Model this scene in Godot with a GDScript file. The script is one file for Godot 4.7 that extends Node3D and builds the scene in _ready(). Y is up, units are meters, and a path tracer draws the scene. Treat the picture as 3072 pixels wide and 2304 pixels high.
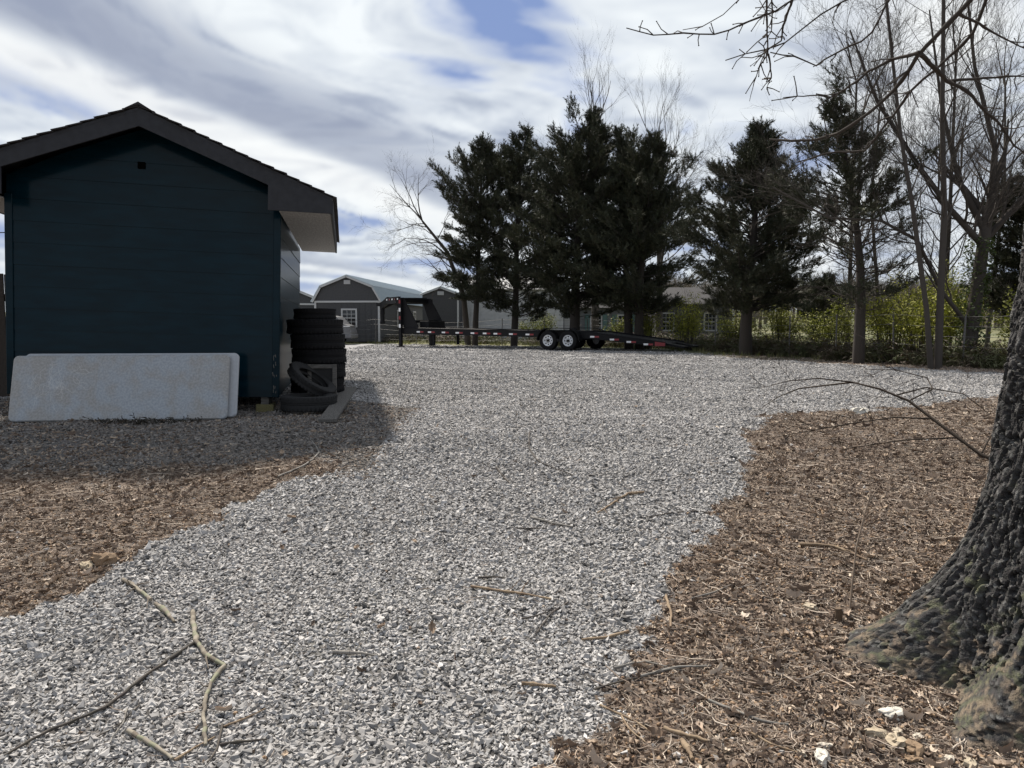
extends Node3D
# A gravel yard behind a small blue shed: camera, sky and sun first, then the ground, the buildings, the trees, the objects and the loose litter.

const CAM_H := 1.66
var rng := RandomNumberGenerator.new()
var taken := {}
var M := {}
var n_edge := FastNoiseLite.new()
var n_ground := FastNoiseLite.new()
var yard := PackedVector2Array()

# ---------------------------------------------------------------- mesh builder
class MB:
	var v := PackedVector3Array()
	var n := PackedVector3Array()
	var c := PackedColorArray()
	var u := PackedVector2Array()
	var x := PackedInt32Array()
	var col := Color.WHITE

	func add(p: Vector3, nn: Vector3, uv := Vector2.ZERO) -> int:
		v.append(p); n.append(nn); c.append(col); u.append(uv)
		return v.size() - 1

	func tri(a: Vector3, b: Vector3, d: Vector3, out := Vector3.ZERO) -> void:
		var nn := (a - d).cross(a - b).normalized()
		if out != Vector3.ZERO and nn.dot(out) < 0.0:
			var t := b
			b = d
			d = t
			nn = -nn
		var i := add(a, nn)
		add(b, nn); add(d, nn)
		x.append_array([i, i + 1, i + 2])

	func quad(a: Vector3, b: Vector3, d: Vector3, e: Vector3, out := Vector3.ZERO, uv := false) -> void:
		var nn := (a - d).cross(a - b).normalized()
		if nn == Vector3.ZERO:
			nn = (a - e).cross(a - d).normalized()
		var flip := out != Vector3.ZERO and nn.dot(out) < 0.0
		if flip:
			nn = -nn
		var i := add(a, nn, Vector2(0, 1))
		add(b, nn, Vector2(1, 1)); add(d, nn, Vector2(1, 0)); add(e, nn, Vector2(0, 0))
		x.append_array([i, i + 2, i + 1, i, i + 3, i + 2] if flip else [i, i + 1, i + 2, i, i + 2, i + 3])

	func box(o: Vector3, s: Vector3, b := Basis()) -> void:
		var h := s * 0.5
		var p := []
		for k in 8:
			p.append(o + b * Vector3(h.x if k & 1 else -h.x, h.y if k & 2 else -h.y, h.z if k & 4 else -h.z))
		quad(p[1], p[3], p[7], p[5], b.x); quad(p[0], p[4], p[6], p[2], -b.x)
		quad(p[2], p[6], p[7], p[3], b.y); quad(p[0], p[1], p[5], p[4], -b.y)
		quad(p[4], p[5], p[7], p[6], b.z); quad(p[0], p[2], p[3], p[1], -b.z)

	# a box whose edges are chamfered by e
	func cbox(o: Vector3, s: Vector3, e: float, b := Basis()) -> void:
		var h := s * 0.5
		var ax := [Vector3.RIGHT, Vector3.UP, Vector3.BACK]
		for i in 3:
			var j := (i + 1) % 3
			var k := (i + 2) % 3
			for q in [-1.0, 1.0]:
				var f: Vector3 = ax[i] * h[i] * q
				var a1: Vector3 = ax[j] * (h[j] - e)
				var a2: Vector3 = ax[k] * (h[k] - e)
				quad(o + b * (f - a1 - a2), o + b * (f + a1 - a2), o + b * (f + a1 + a2), o + b * (f - a1 + a2), b * f)
				for w in [-1.0, 1.0]:
					var A: Vector3 = f + ax[j] * (h[j] - e) * w
					var B: Vector3 = ax[i] * (h[i] - e) * q + ax[j] * h[j] * w
					quad(o + b * (A - a2), o + b * (A + a2), o + b * (B + a2), o + b * (B - a2), b * (ax[i] * q + ax[j] * w))
		for k in 8:
			var sg := Vector3(1.0 if k & 1 else -1.0, 1.0 if k & 2 else -1.0, 1.0 if k & 4 else -1.0)
			var m := Vector3((h.x - e) * sg.x, (h.y - e) * sg.y, (h.z - e) * sg.z)
			tri(o + b * (m + Vector3(e * sg.x, 0, 0)), o + b * (m + Vector3(0, e * sg.y, 0)), o + b * (m + Vector3(0, 0, e * sg.z)), b * sg)

	func tube(p: PackedVector3Array, r: PackedFloat32Array, sides: int, cap := false) -> void:
		var m := p.size()
		var first := v.size()
		var t := (p[1] - p[0]).normalized()
		var uu := t.cross(Vector3.RIGHT if absf(t.x) < 0.8 else Vector3.FORWARD).normalized()
		for k in m:
			if k > 0:
				t = (p[mini(k + 1, m - 1)] - p[k - 1]).normalized()
				uu = (uu - t * uu.dot(t)).normalized()
			var vv := t.cross(uu)
			for j in sides:
				var a := TAU * j / sides
				var d := uu * cos(a) + vv * sin(a)
				add(p[k] + d * r[k], d)
		for k in m - 1:
			for j in sides:
				var q := first + k * sides + j
				var q2 := first + k * sides + (j + 1) % sides
				x.append_array([q, q + sides, q2 + sides, q, q2 + sides, q2])
		if cap:
			for e in [0, m - 1]:
				var o := (p[0] - p[1]) if e == 0 else (p[m - 1] - p[m - 2])
				for j in range(1, sides - 1):
					tri(v[first + e * sides], v[first + e * sides + j], v[first + e * sides + j + 1], o)

	# profile of (radius, height) turned about the y axis of xf
	func lathe(prof: PackedVector2Array, seg: int, xf := Transform3D(), smooth := true) -> void:
		var m := prof.size()
		var first := v.size()
		for k in m:
			var d := (prof[mini(k + 1, m - 1)] - prof[maxi(k - 1, 0)]).normalized()
			for j in seg:
				var a := TAU * j / seg
				var dir := Vector3(cos(a), 0, sin(a))
				add(xf * (dir * prof[k].x + Vector3.UP * prof[k].y), (xf.basis * (dir * d.y - Vector3.UP * d.x)).normalized())
		for k in m - 1:
			for j in seg:
				var q := first + k * seg + j
				var q2 := first + k * seg + (j + 1) % seg
				x.append_array([q, q2, q2 + seg, q, q2 + seg, q + seg])

	# polygon in the xy plane of xf, extruded along z by depth
	func prism(poly: PackedVector2Array, depth: float, xf := Transform3D()) -> void:
		var t := Geometry2D.triangulate_polygon(poly)
		for k in range(0, t.size(), 3):
			for z in [0.0, depth]:
				var o := xf.basis.z * (1.0 if (z > 0.0) == (depth > 0.0) else -1.0) * (1.0 if depth > 0.0 or z != 0.0 else 1.0)
				if z == 0.0:
					o = -xf.basis.z * signf(depth)
				else:
					o = xf.basis.z * signf(depth)
				tri(xf * Vector3(poly[t[k]].x, poly[t[k]].y, z), xf * Vector3(poly[t[k + 1]].x, poly[t[k + 1]].y, z), xf * Vector3(poly[t[k + 2]].x, poly[t[k + 2]].y, z), o)
		var cw := Geometry2D.is_polygon_clockwise(poly)
		for k in poly.size():
			var a := poly[k]
			var b := poly[(k + 1) % poly.size()]
			var o2 := (b - a).orthogonal() * (-1.0 if cw else 1.0)
			quad(xf * Vector3(a.x, a.y, 0), xf * Vector3(b.x, b.y, 0), xf * Vector3(b.x, b.y, depth), xf * Vector3(a.x, a.y, depth), xf.basis * Vector3(-o2.x, -o2.y, 0) * -1.0)

	func mesh() -> ArrayMesh:
		var a := []
		a.resize(Mesh.ARRAY_MAX)
		a[Mesh.ARRAY_VERTEX] = v
		a[Mesh.ARRAY_NORMAL] = n
		a[Mesh.ARRAY_COLOR] = c
		a[Mesh.ARRAY_TEX_UV] = u
		a[Mesh.ARRAY_INDEX] = x
		var m := ArrayMesh.new()
		m.add_surface_from_arrays(Mesh.PRIMITIVE_TRIANGLES, a)
		return m

# ---------------------------------------------------------------- naming
func numbered(called: String) -> String:
	taken[called] = taken.get(called, -1) + 1
	return called if taken[called] == 0 else "%s_%03d" % [called, taken[called]]

func tag(o: Node, label := "", category := "", group := "", kind := "") -> void:
	for k in [["label", label], ["category", category], ["group", group], ["kind", kind]]:
		if k[1]:
			o.set_meta(k[0], k[1])

func thing(called: String, label: String, category: String, at := Vector3.ZERO, turn := 0.0, group := "") -> Node3D:
	var o := Node3D.new()
	o.name = numbered(called)
	add_child(o)
	o.position = at
	o.rotation.y = turn
	tag(o, label, category, group)
	return o

func part(called: String, mb, m: Material, parent: Node) -> MeshInstance3D:
	var o := MeshInstance3D.new()
	o.name = numbered(called) if parent == self else called
	o.mesh = mb.mesh() if mb is MB else mb
	o.material_override = m
	parent.add_child(o, true)
	return o

func copies(called: String, mesh: Mesh, m: Material, buf: PackedFloat32Array, parent: Node) -> MultiMeshInstance3D:
	var mm := MultiMesh.new()
	mm.transform_format = MultiMesh.TRANSFORM_3D
	mm.use_colors = true
	mm.mesh = mesh
	mm.instance_count = buf.size() / 16
	mm.buffer = buf
	var o := MultiMeshInstance3D.new()
	o.name = numbered(called) if parent == self else called
	o.multimesh = mm
	o.material_override = m
	parent.add_child(o, true)
	return o

func push(buf: PackedFloat32Array, b: Basis, o: Vector3, c: Color) -> void:
	buf.append_array([b.x.x, b.y.x, b.z.x, o.x, b.x.y, b.y.y, b.z.y, o.y, b.x.z, b.y.z, b.z.z, o.z, c.r, c.g, c.b, 1.0])

# ---------------------------------------------------------------- materials
func lin(r: float, g: float, b: float) -> Color:
	return Color(r, g, b).linear_to_srgb()

func noise(freq: float, kind := FastNoiseLite.TYPE_SIMPLEX_SMOOTH, sd := 1, oct := 4) -> FastNoiseLite:
	var f := FastNoiseLite.new()
	f.noise_type = kind
	f.frequency = freq
	f.seed = sd
	f.fractal_octaves = oct
	return f

func noise_tex(f: FastNoiseLite, a: Color, b: Color, size := 512, mid := []) -> NoiseTexture2D:
	var t := NoiseTexture2D.new()
	t.width = size
	t.height = size
	t.seamless = true
	t.noise = f
	var g := Gradient.new()
	g.set_color(0, a)
	g.set_color(1, b)
	for q in mid:
		g.add_point(q[0], q[1])
	t.color_ramp = g
	return t

# base colour times a grain that runs between lo and hi, scaled by metres per repeat
func surf(base: Color, rough: float, tex_m := 0.0, lo := 0.6, hi := 1.0, freq := 0.02, sd := 3, bump := 0.0, spec := 0.5, stretch := Vector3.ONE) -> StandardMaterial3D:
	var m := StandardMaterial3D.new()
	m.albedo_color = base
	m.roughness = rough
	m.metallic_specular = spec
	m.vertex_color_use_as_albedo = true
	if tex_m > 0.0:
		m.uv1_triplanar = true
		m.uv1_scale = stretch / tex_m
		m.albedo_texture = noise_tex(noise(freq, FastNoiseLite.TYPE_SIMPLEX_SMOOTH, sd, 5), lin(lo, lo, lo), lin(hi, hi, hi))
		if bump > 0.0:
			m.heightmap_enabled = true
			m.heightmap_texture = m.albedo_texture
			m.heightmap_scale = bump
	return m

func make_materials() -> void:
	M.siding = surf(lin(0.0010, 0.0165, 0.0265), 0.4, 1.3, 0.55, 1.0, 0.012, 5, 0.15, 0.12, Vector3(0.4, 1.6, 0.4))
	M.siding.clearcoat_enabled = true
	M.siding.clearcoat = 0.22
	M.siding.clearcoat_roughness = 0.14
	M.fascia = surf(lin(0.038, 0.040, 0.045), 0.65, 1.1, 0.7, 1.0, 0.02, 6, 0.1, 0.3)
	M.soffit = surf(lin(0.42, 0.415, 0.41), 0.75, 0.9, 0.55, 1.0, 0.02, 7, 0.1, 0.4, Vector3(3.0, 1, 0.5))
	M.shingle = surf(lin(0.045, 0.043, 0.045), 0.95, 0.25, 0.4, 1.0, 0.06, 8, 0.3)
	M.block = surf(lin(0.20, 0.18, 0.085), 0.95, 0.4, 0.5, 1.0, 0.04, 9, 0.3)
	M.rubber = surf(lin(0.011, 0.011, 0.012), 0.8, 0.5, 0.7, 1.25, 0.02, 10, 0.0, 0.25)
	M.old_rubber = surf(lin(0.030, 0.030, 0.030), 0.92, 0.4, 0.6, 1.3, 0.03, 11, 0.1, 0.3)
	M.weathered = surf(lin(0.16, 0.152, 0.14), 0.9, 0.5, 0.45, 1.0, 0.02, 12, 0.3, 0.3, Vector3(0.35, 3, 3))
	M.trailer = surf(lin(0.008, 0.008, 0.009), 0.6, 0.8, 0.7, 1.3, 0.02, 13, 0.0, 0.3)
	M.wheel_white = surf(lin(0.72, 0.74, 0.76), 0.4, 0.5, 0.8, 1.0, 0.02, 14)
	M.dark = surf(lin(0.012, 0.012, 0.012), 0.8)
	M.black = surf(lin(0.002, 0.002, 0.002), 0.95, 0.0, 0.6, 1.0, 0.02, 3, 0.0, 0.1)
	M.tape_white = surf(lin(0.75, 0.75, 0.75), 0.35)
	M.tape_red = surf(lin(0.20, 0.013, 0.018), 0.4)
	M.deck_wood = surf(lin(0.018, 0.017, 0.016), 0.85, 0.7, 0.5, 1.0, 0.03, 15, 0.2)
	M.barn = surf(lin(0.060, 0.060, 0.063), 0.75, 1.2, 0.75, 1.0, 0.02, 16, 0.1)
	M.barn_trim = surf(lin(0.50, 0.50, 0.50), 0.6, 0.8, 0.85, 1.0, 0.02, 17)
	M.metal_roof = surf(lin(0.36, 0.415, 0.44), 0.45, 1.5, 0.85, 1.0, 0.01, 18)
	M.house_trim = surf(lin(0.26, 0.26, 0.26), 0.7)
	M.old_roof = surf(lin(0.34, 0.34, 0.34), 0.55, 1.5, 0.75, 1.0, 0.01, 19)
	M.grey_wall = surf(lin(0.52, 0.52, 0.525), 0.7, 1.5, 0.8, 1.0, 0.01, 20)
	M.house_wall = surf(lin(0.17, 0.175, 0.18), 0.75, 1.5, 0.8, 1.0, 0.01, 21)
	M.house_dark = surf(lin(0.075, 0.075, 0.078), 0.75, 1.5, 0.8, 1.0, 0.01, 22)
	M.shutter = surf(lin(0.10, 0.17, 0.16), 0.7)
	M.glass = surf(lin(0.012, 0.014, 0.016), 0.06)
	M.car = surf(lin(0.10, 0.10, 0.105), 0.3)
	M.car.clearcoat_enabled = true
	M.car.clearcoat = 0.6
	M.chrome = surf(lin(0.7, 0.7, 0.7), 0.25)
	M.chrome.metallic = 0.9
	M.wire = surf(lin(0.10, 0.095, 0.09), 0.6)
	M.bark = surf(lin(0.085, 0.08, 0.075), 0.95, 0.5, 0.5, 1.0, 0.03, 23)
	M.bare_bark = surf(lin(0.062, 0.054, 0.047), 0.95, 0.0, 0.6, 1.0, 0.02, 3, 0.0, 0.3)
	M.far_bark = surf(lin(0.135, 0.12, 0.10), 0.95)
	M.cedar_bark = surf(lin(0.055, 0.045, 0.037), 0.95, 0.5, 0.5, 1.0, 0.03, 24)
	M.foliage = surf(Color.WHITE, 0.8, 0.0)
	M.foliage.backlight_enabled = true
	M.foliage.backlight = Color(0.18, 0.2, 0.1)
	M.leaf = surf(Color.WHITE, 0.75, 0.0)
	M.leaf.backlight_enabled = true
	M.leaf.backlight = Color(0.55, 0.6, 0.3)
	M.chip = surf(Color.WHITE, 0.85, 0.0)
	M.stick = surf(Color.WHITE, 0.9, 0.09, 0.45, 1.1, 0.06, 25, 0.1)
	M.stone = surf(Color.WHITE, 0.9, 0.06, 0.65, 1.1, 0.03, 26, 0.05, 0.35)
	M.rock = surf(Color.WHITE, 0.92, 0.12, 0.6, 1.1, 0.04, 27, 0.2, 0.35)

# ---------------------------------------------------------------- ground shape
func sm(a: float, b: float, t: float) -> float:
	return smoothstep(0.0, 1.0, clampf((t - a) / (b - a), 0.0, 1.0))

func gy(x: float, d: float) -> float:
	var h := 0.62 * sm(2.0, 8.5, d) + 0.15 * (1.0 - sm(-2.6, -0.9, x)) * sm(8.7, 9.9, d) * (1.0 - sm(13.0, 18.0, d))
	h += 4.5 * sm(75.0, 230.0, d)
	return h + n_ground.get_noise_2d(x, d) * 0.035 * sm(1.0, 3.0, d)

func on(x: float, d: float, up := 0.0) -> Vector3:
	return Vector3(x, gy(x, d) + up, -d)

func yard_test(x: float, d: float) -> bool:
	var w := 0.16 + 0.02 * d
	var q := Vector2(x + n_edge.get_noise_2d(x, d) * w, d + n_edge.get_noise_2d(x + 71.0, d - 33.0) * w)
	return Geometry2D.is_point_in_polygon(q, yard)

var yard_mask := PackedByteArray()

func make_yard_mask() -> void:
	# 8 cm cells, x from -20 to 14, depth from 0 to 46
	yard_mask.resize(425 * 575)
	for k in 575:
		for j in 425:
			yard_mask[k * 425 + j] = 1 if yard_test(-20.0 + (j + 0.5) * 0.08, (k + 0.5) * 0.08) else 0

func in_yard(x: float, d: float) -> bool:
	if x < -20.0 or x >= 14.0 or d < 0.0 or d >= 46.0:
		return false
	return yard_mask[int(d / 0.08) * 425 + int((x + 20.0) / 0.08)] == 1

func axis(lo: float, fine0: float, fine1: float, hi: float, step: float, grow: float) -> PackedFloat32Array:
	var a := PackedFloat32Array()
	var t := fine0
	var s := step
	while t > lo:
		s *= grow
		t -= s
		a.append(t)
	a.reverse()
	t = fine0
	while t < fine1:
		a.append(t)
		t += step
	s = step
	while t < hi:
		a.append(t)
		s *= grow
		t += s
	a.append(hi)
	return a

func build_ground() -> void:
	for p in [[0.1, 1.0], [0.16, 2.0], [0.23, 2.73], [0.31, 3.02], [0.455, 3.26], [0.667, 3.656], [0.818, 4.087], [1.005, 4.363], [1.214, 5.027], [1.541, 5.432], [1.727, 5.907], [2.132, 6.624], [2.62, 8.2], [2.9, 8.75], [4.478, 9.315], [6.808, 10.784], [12.0, 12.4], [11.2, 14.5], [10.086, 16.3], [8.743, 19.4], [7.015, 23.2], [6.2, 30.4], [-0.13, 36.6], [-8.4, 40.7], [-18.0, 41.5], [-18.0, 14.0], [-7.5, 9.0], [-7.5, 6.35], [-4.2, 6.2], [-2.4, 6.35], [-1.435, 6.62], [-1.709, 6.015], [-1.888, 5.659], [-2.064, 5.388], [-2.219, 4.915], [-2.362, 4.483], [-2.545, 4.14], [-2.643, 3.862], [-4.0, 3.2], [-7.5, 2.4], [-7.5, 1.0]]:
		yard.append(Vector2(p[0], p[1]))
	make_yard_mask()
	var xs := axis(-420.0, -8.0, 10.0, 420.0, 0.11, 1.16)
	var ds := axis(-30.0, 1.8, 12.0, 520.0, 0.11, 1.06)
	var earth := MB.new()
	var gravel := MB.new()
	var e_id := {}
	var g_id := {}
	var field := noise(0.06, FastNoiseLite.TYPE_SIMPLEX_SMOOTH, 12, 3)
	var nx := xs.size()
	var cols := []
	for k in ds.size() - 1:
		for j in nx - 1:
			var cx := (xs[j] + xs[j + 1]) * 0.5
			var cd := (ds[k] + ds[k + 1]) * 0.5
			var y := cd > 0.9 and cd < 45.0 and cx > -19.0 and cx < 13.0 and in_yard(cx, cd)
			var mb := gravel if y else earth
			var ids := g_id if y else e_id
			var q := []
			for w in [[0, 0], [1, 0], [1, 1], [0, 1]]:
				var key: int = (k + w[1]) * nx + j + w[0]
				if not ids.has(key):
					var px := xs[j + w[0]]
					var pd := ds[k + w[1]]
					var f := field.get_noise_2d(px, pd)
					if y:
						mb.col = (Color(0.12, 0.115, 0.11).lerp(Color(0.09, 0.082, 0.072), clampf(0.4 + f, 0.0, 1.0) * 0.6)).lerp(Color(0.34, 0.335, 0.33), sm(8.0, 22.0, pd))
					else:
						var soil := Color(0.105, 0.075, 0.053).lerp(Color(0.18, 0.137, 0.103), clampf(0.5 + f, 0.0, 1.0))
						var grass := Color(0.085, 0.105, 0.035).lerp(Color(0.20, 0.19, 0.09), clampf(0.5 + f * 1.4, 0.0, 1.0))
						mb.col = soil.lerp(grass, clampf(sm(24.0, 34.0, pd + px * 0.55) + f * 0.3 * sm(20.0, 26.0, pd), 0.0, 1.0))
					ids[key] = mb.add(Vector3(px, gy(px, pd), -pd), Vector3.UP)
				q.append(ids[key])
			mb.x.append_array([q[0], q[3], q[2], q[0], q[2], q[1]])
	var gm := StandardMaterial3D.new()
	gm.vertex_color_use_as_albedo = true
	gm.roughness = 0.95
	gm.uv1_triplanar = true
	gm.uv1_world_triplanar = true
	gm.uv1_scale = Vector3.ONE / 2.6
	var cell := noise(0.055, FastNoiseLite.TYPE_CELLULAR, 31, 1)
	cell.fractal_type = FastNoiseLite.FRACTAL_NONE
	cell.cellular_return_type = FastNoiseLite.RETURN_CELL_VALUE
	cell.cellular_jitter = 1.0
	gm.albedo_texture = noise_tex(cell, lin(0.35, 0.35, 0.36), lin(1.0, 1.0, 1.0), 1024)
	gm.heightmap_enabled = true
	gm.heightmap_texture = gm.albedo_texture
	gm.heightmap_scale = 2.0
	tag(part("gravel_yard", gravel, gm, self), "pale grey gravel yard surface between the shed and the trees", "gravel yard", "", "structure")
	var em := surf(Color.WHITE, 0.97, 1.4, 0.45, 1.0, 0.03, 33, 1.5)
	em.uv1_world_triplanar = true
	tag(part("ground", earth, em, self), "brown earth and grass around the yard", "ground", "", "structure")

# ---------------------------------------------------------------- small shapes
func angular_stone(sd: int, flat: float) -> ArrayMesh:
	# a broken chip: a jittered block with two corners knocked off
	rng.seed = sd
	var p := []
	for k in 8:
		var q := Vector3(1.0 if k & 1 else -1.0, flat if k & 2 else -flat, 0.78 if k & 4 else -0.78)
		p.append(q * 0.82 + Vector3(rng.randf_range(-0.34, 0.30), rng.randf_range(-0.3, 0.25) * flat, rng.randf_range(-0.30, 0.30)) * (1.0 if k & 2 else 0.8))
	for k in [2, 7]:
		p[k] = p[k] * Vector3(0.35, 0.75, 0.45)
	var mb := MB.new()
	var mid := Vector3.ZERO
	for q in p:
		mid += q / 8.0
	for f in [[1, 3, 7], [1, 7, 5], [0, 4, 6], [0, 6, 2], [2, 6, 7], [2, 7, 3], [0, 1, 5], [0, 5, 4], [4, 5, 7], [4, 7, 6], [0, 2, 3], [0, 3, 1]]:
		mb.tri(p[f[0]], p[f[1]], p[f[2]], p[f[0]] + p[f[1]] + p[f[2]] - mid * 3.0)
	return mb.mesh()

func worn_stone(sd: int, flat: float) -> ArrayMesh:
	rng.seed = sd
	var mb := MB.new()
	var f := noise(1.3, FastNoiseLite.TYPE_SIMPLEX_SMOOTH, sd, 3)
	var P := []
	for k in 9:
		for j in 14:
			var a := PI * k / 8.0
			var b := TAU * j / 14.0
			var d := Vector3(sin(a) * cos(b), cos(a), sin(a) * sin(b))
			var r := 0.9 + f.get_noise_3dv(d) * 0.7
			r = minf(r, 0.95 / maxf(0.55, absf(d.dot(Vector3(0.5, 0.6, 0.62)))))
			P.append(Vector3(d.x, clampf(d.y * flat, -flat * 0.75, flat * 0.72), d.z * 0.8) * r)
	for k in 8:
		for j in 14:
			var q := [P[k * 14 + j], P[k * 14 + (j + 1) % 14], P[(k + 1) * 14 + (j + 1) % 14], P[(k + 1) * 14 + j]]
			if k > 0:
				mb.tri(q[0], q[1], q[2], q[0] + q[1] + q[2])
			if k < 7:
				mb.tri(q[0], q[2], q[3], q[0] + q[2] + q[3])
	return mb.mesh()

func dead_leaf(sd: int, lobes: int, curl: float, wide := 0.3) -> ArrayMesh:
	rng.seed = sd
	var mb := MB.new()
	var left := []
	var mid := []
	var right := []
	for k in lobes + 1:
		var s := float(k) / lobes
		var w := wide * sin(PI * (0.08 + 0.9 * s)) * (0.7 if k % 2 else 1.15)
		var b := curl * (s - 0.5) * (s - 0.5)
		mid.append(Vector3(s - 0.5, b, rng.randf_range(-0.03, 0.03)))
		left.append(Vector3(s - 0.5 + rng.randf_range(-0.04, 0.04), b + absf(curl) * 0.35 + rng.randf_range(-0.05, 0.1), -w))
		right.append(Vector3(s - 0.5 + rng.randf_range(-0.04, 0.04), b + absf(curl) * 0.35 + rng.randf_range(-0.05, 0.1), w))
	for k in lobes:
		for side in [left, right]:
			mb.tri(mid[k], side[k], side[k + 1], Vector3.UP)
			mb.tri(mid[k], side[k + 1], mid[k + 1], Vector3.UP)
	return mb.mesh()

func crooked_twig(sd: int) -> ArrayMesh:
	rng.seed = sd
	var mb := MB.new()
	var p := PackedVector3Array()
	var r := PackedFloat32Array()
	for k in 5:
		p.append(Vector3(k / 4.0 - 0.5, rng.randf_range(0.0, 0.05), rng.randf_range(-0.1, 0.1)))
		r.append(0.017 - 0.002 * k)
	mb.tube(p, r, 4, true)
	if sd % 2:
		mb.tube(PackedVector3Array([p[2], p[2] + Vector3(0.16, 0.04, 0.12), p[2] + Vector3(0.26, 0.03, 0.26)]), PackedFloat32Array([0.011, 0.009, 0.005]), 3)
	return mb.mesh()

func acorn_mesh() -> ArrayMesh:
	var mb := MB.new()
	mb.lathe(PackedVector2Array([Vector2(0, -0.5), Vector2(0.25, -0.42), Vector2(0.42, -0.15), Vector2(0.44, 0.1), Vector2(0.52, 0.12), Vector2(0.48, 0.35), Vector2(0.25, 0.5), Vector2(0.06, 0.54), Vector2(0, 0.7)]), 7)
	return mb.mesh()

func spin() -> Basis:
	return Basis(Vector3.UP, rng.randf() * TAU)

func tilted(most: float) -> Basis:
	return Basis(Vector3(rng.randf_range(-1, 1), 0, rng.randf_range(-1, 1)).normalized(), rng.randf_range(0, most)) * spin()

# ---------------------------------------------------------------- loose gravel and litter
func in_view(x: float, d: float) -> bool:
	return absf(x) < d * 0.70 + 1.2

func scatter_gravel() -> void:
	var root := Node3D.new()
	root.name = numbered("gravel")
	add_child(root)
	tag(root, "loose crushed grey stones covering the yard", "gravel", "", "stuff")
	var kinds := []
	var bufs := []
	for k in 7:
		kinds.append(angular_stone(100 + k, [0.5, 0.62, 0.75, 0.45, 0.85, 0.55, 0.68][k]))
		bufs.append(PackedFloat32Array())
	rng.seed = 77
	var patch := noise(0.5, FastNoiseLite.TYPE_SIMPLEX_SMOOTH, 41, 3)
	# bands of depth: near, far, stones per square metre, size
	for b in [[2.2, 3.6, 6400, 0.0110], [3.6, 5.0, 6000, 0.0110], [5.0, 7.0, 4800, 0.0115], [7.0, 10.0, 3400, 0.0120], [10.0, 14.0, 2000, 0.0138], [14.0, 20.0, 900, 0.0160], [20.0, 30.0, 300, 0.019], [30.0, 41.0, 80, 0.022]]:
		var x1: float = minf(b[1] * 0.70 + 1.2, {3.6: 1.2, 5.0: 1.8, 7.0: 2.8}.get(b[1], 12.0))
		var x0: float = maxf(-b[1] * 0.70 - 1.2, -7.0)
		var count := int((b[1] - b[0]) * (x1 - x0) * b[2])
		for i in count:
			var x := rng.randf_range(x0, x1)
			var d := rng.randf_range(b[0], b[1])
			if not in_view(x, d):
				continue
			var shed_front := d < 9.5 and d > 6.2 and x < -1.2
			if not in_yard(x, d):
				if rng.randf() > 0.012 or d > 12.0:
					continue
			var f := patch.get_noise_2d(x, d)
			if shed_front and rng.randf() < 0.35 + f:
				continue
			var s: float = b[3] * rng.randf_range(0.5, 1.25) * (1.6 if rng.randf() < 0.07 else 1.0) * (1.0 - 0.25 * f)
			var warm_more := 0.0
			var t := rng.randf()
			var g := lerpf(0.25, 0.50, t * t * 0.6 + t * 0.4) * (1.0 + 0.22 * f) if rng.randf() > 0.10 else rng.randf_range(0.07, 0.16)
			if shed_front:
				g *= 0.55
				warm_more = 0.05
			var warm := rng.randf_range(-0.015, 0.02) + warm_more
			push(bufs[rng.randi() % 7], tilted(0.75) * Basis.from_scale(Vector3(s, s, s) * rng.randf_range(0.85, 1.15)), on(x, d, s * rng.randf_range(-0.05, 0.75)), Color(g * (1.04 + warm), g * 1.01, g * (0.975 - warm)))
	for k in 7:
		copies("stones", kinds[k], M.stone, bufs[k], root)

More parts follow.
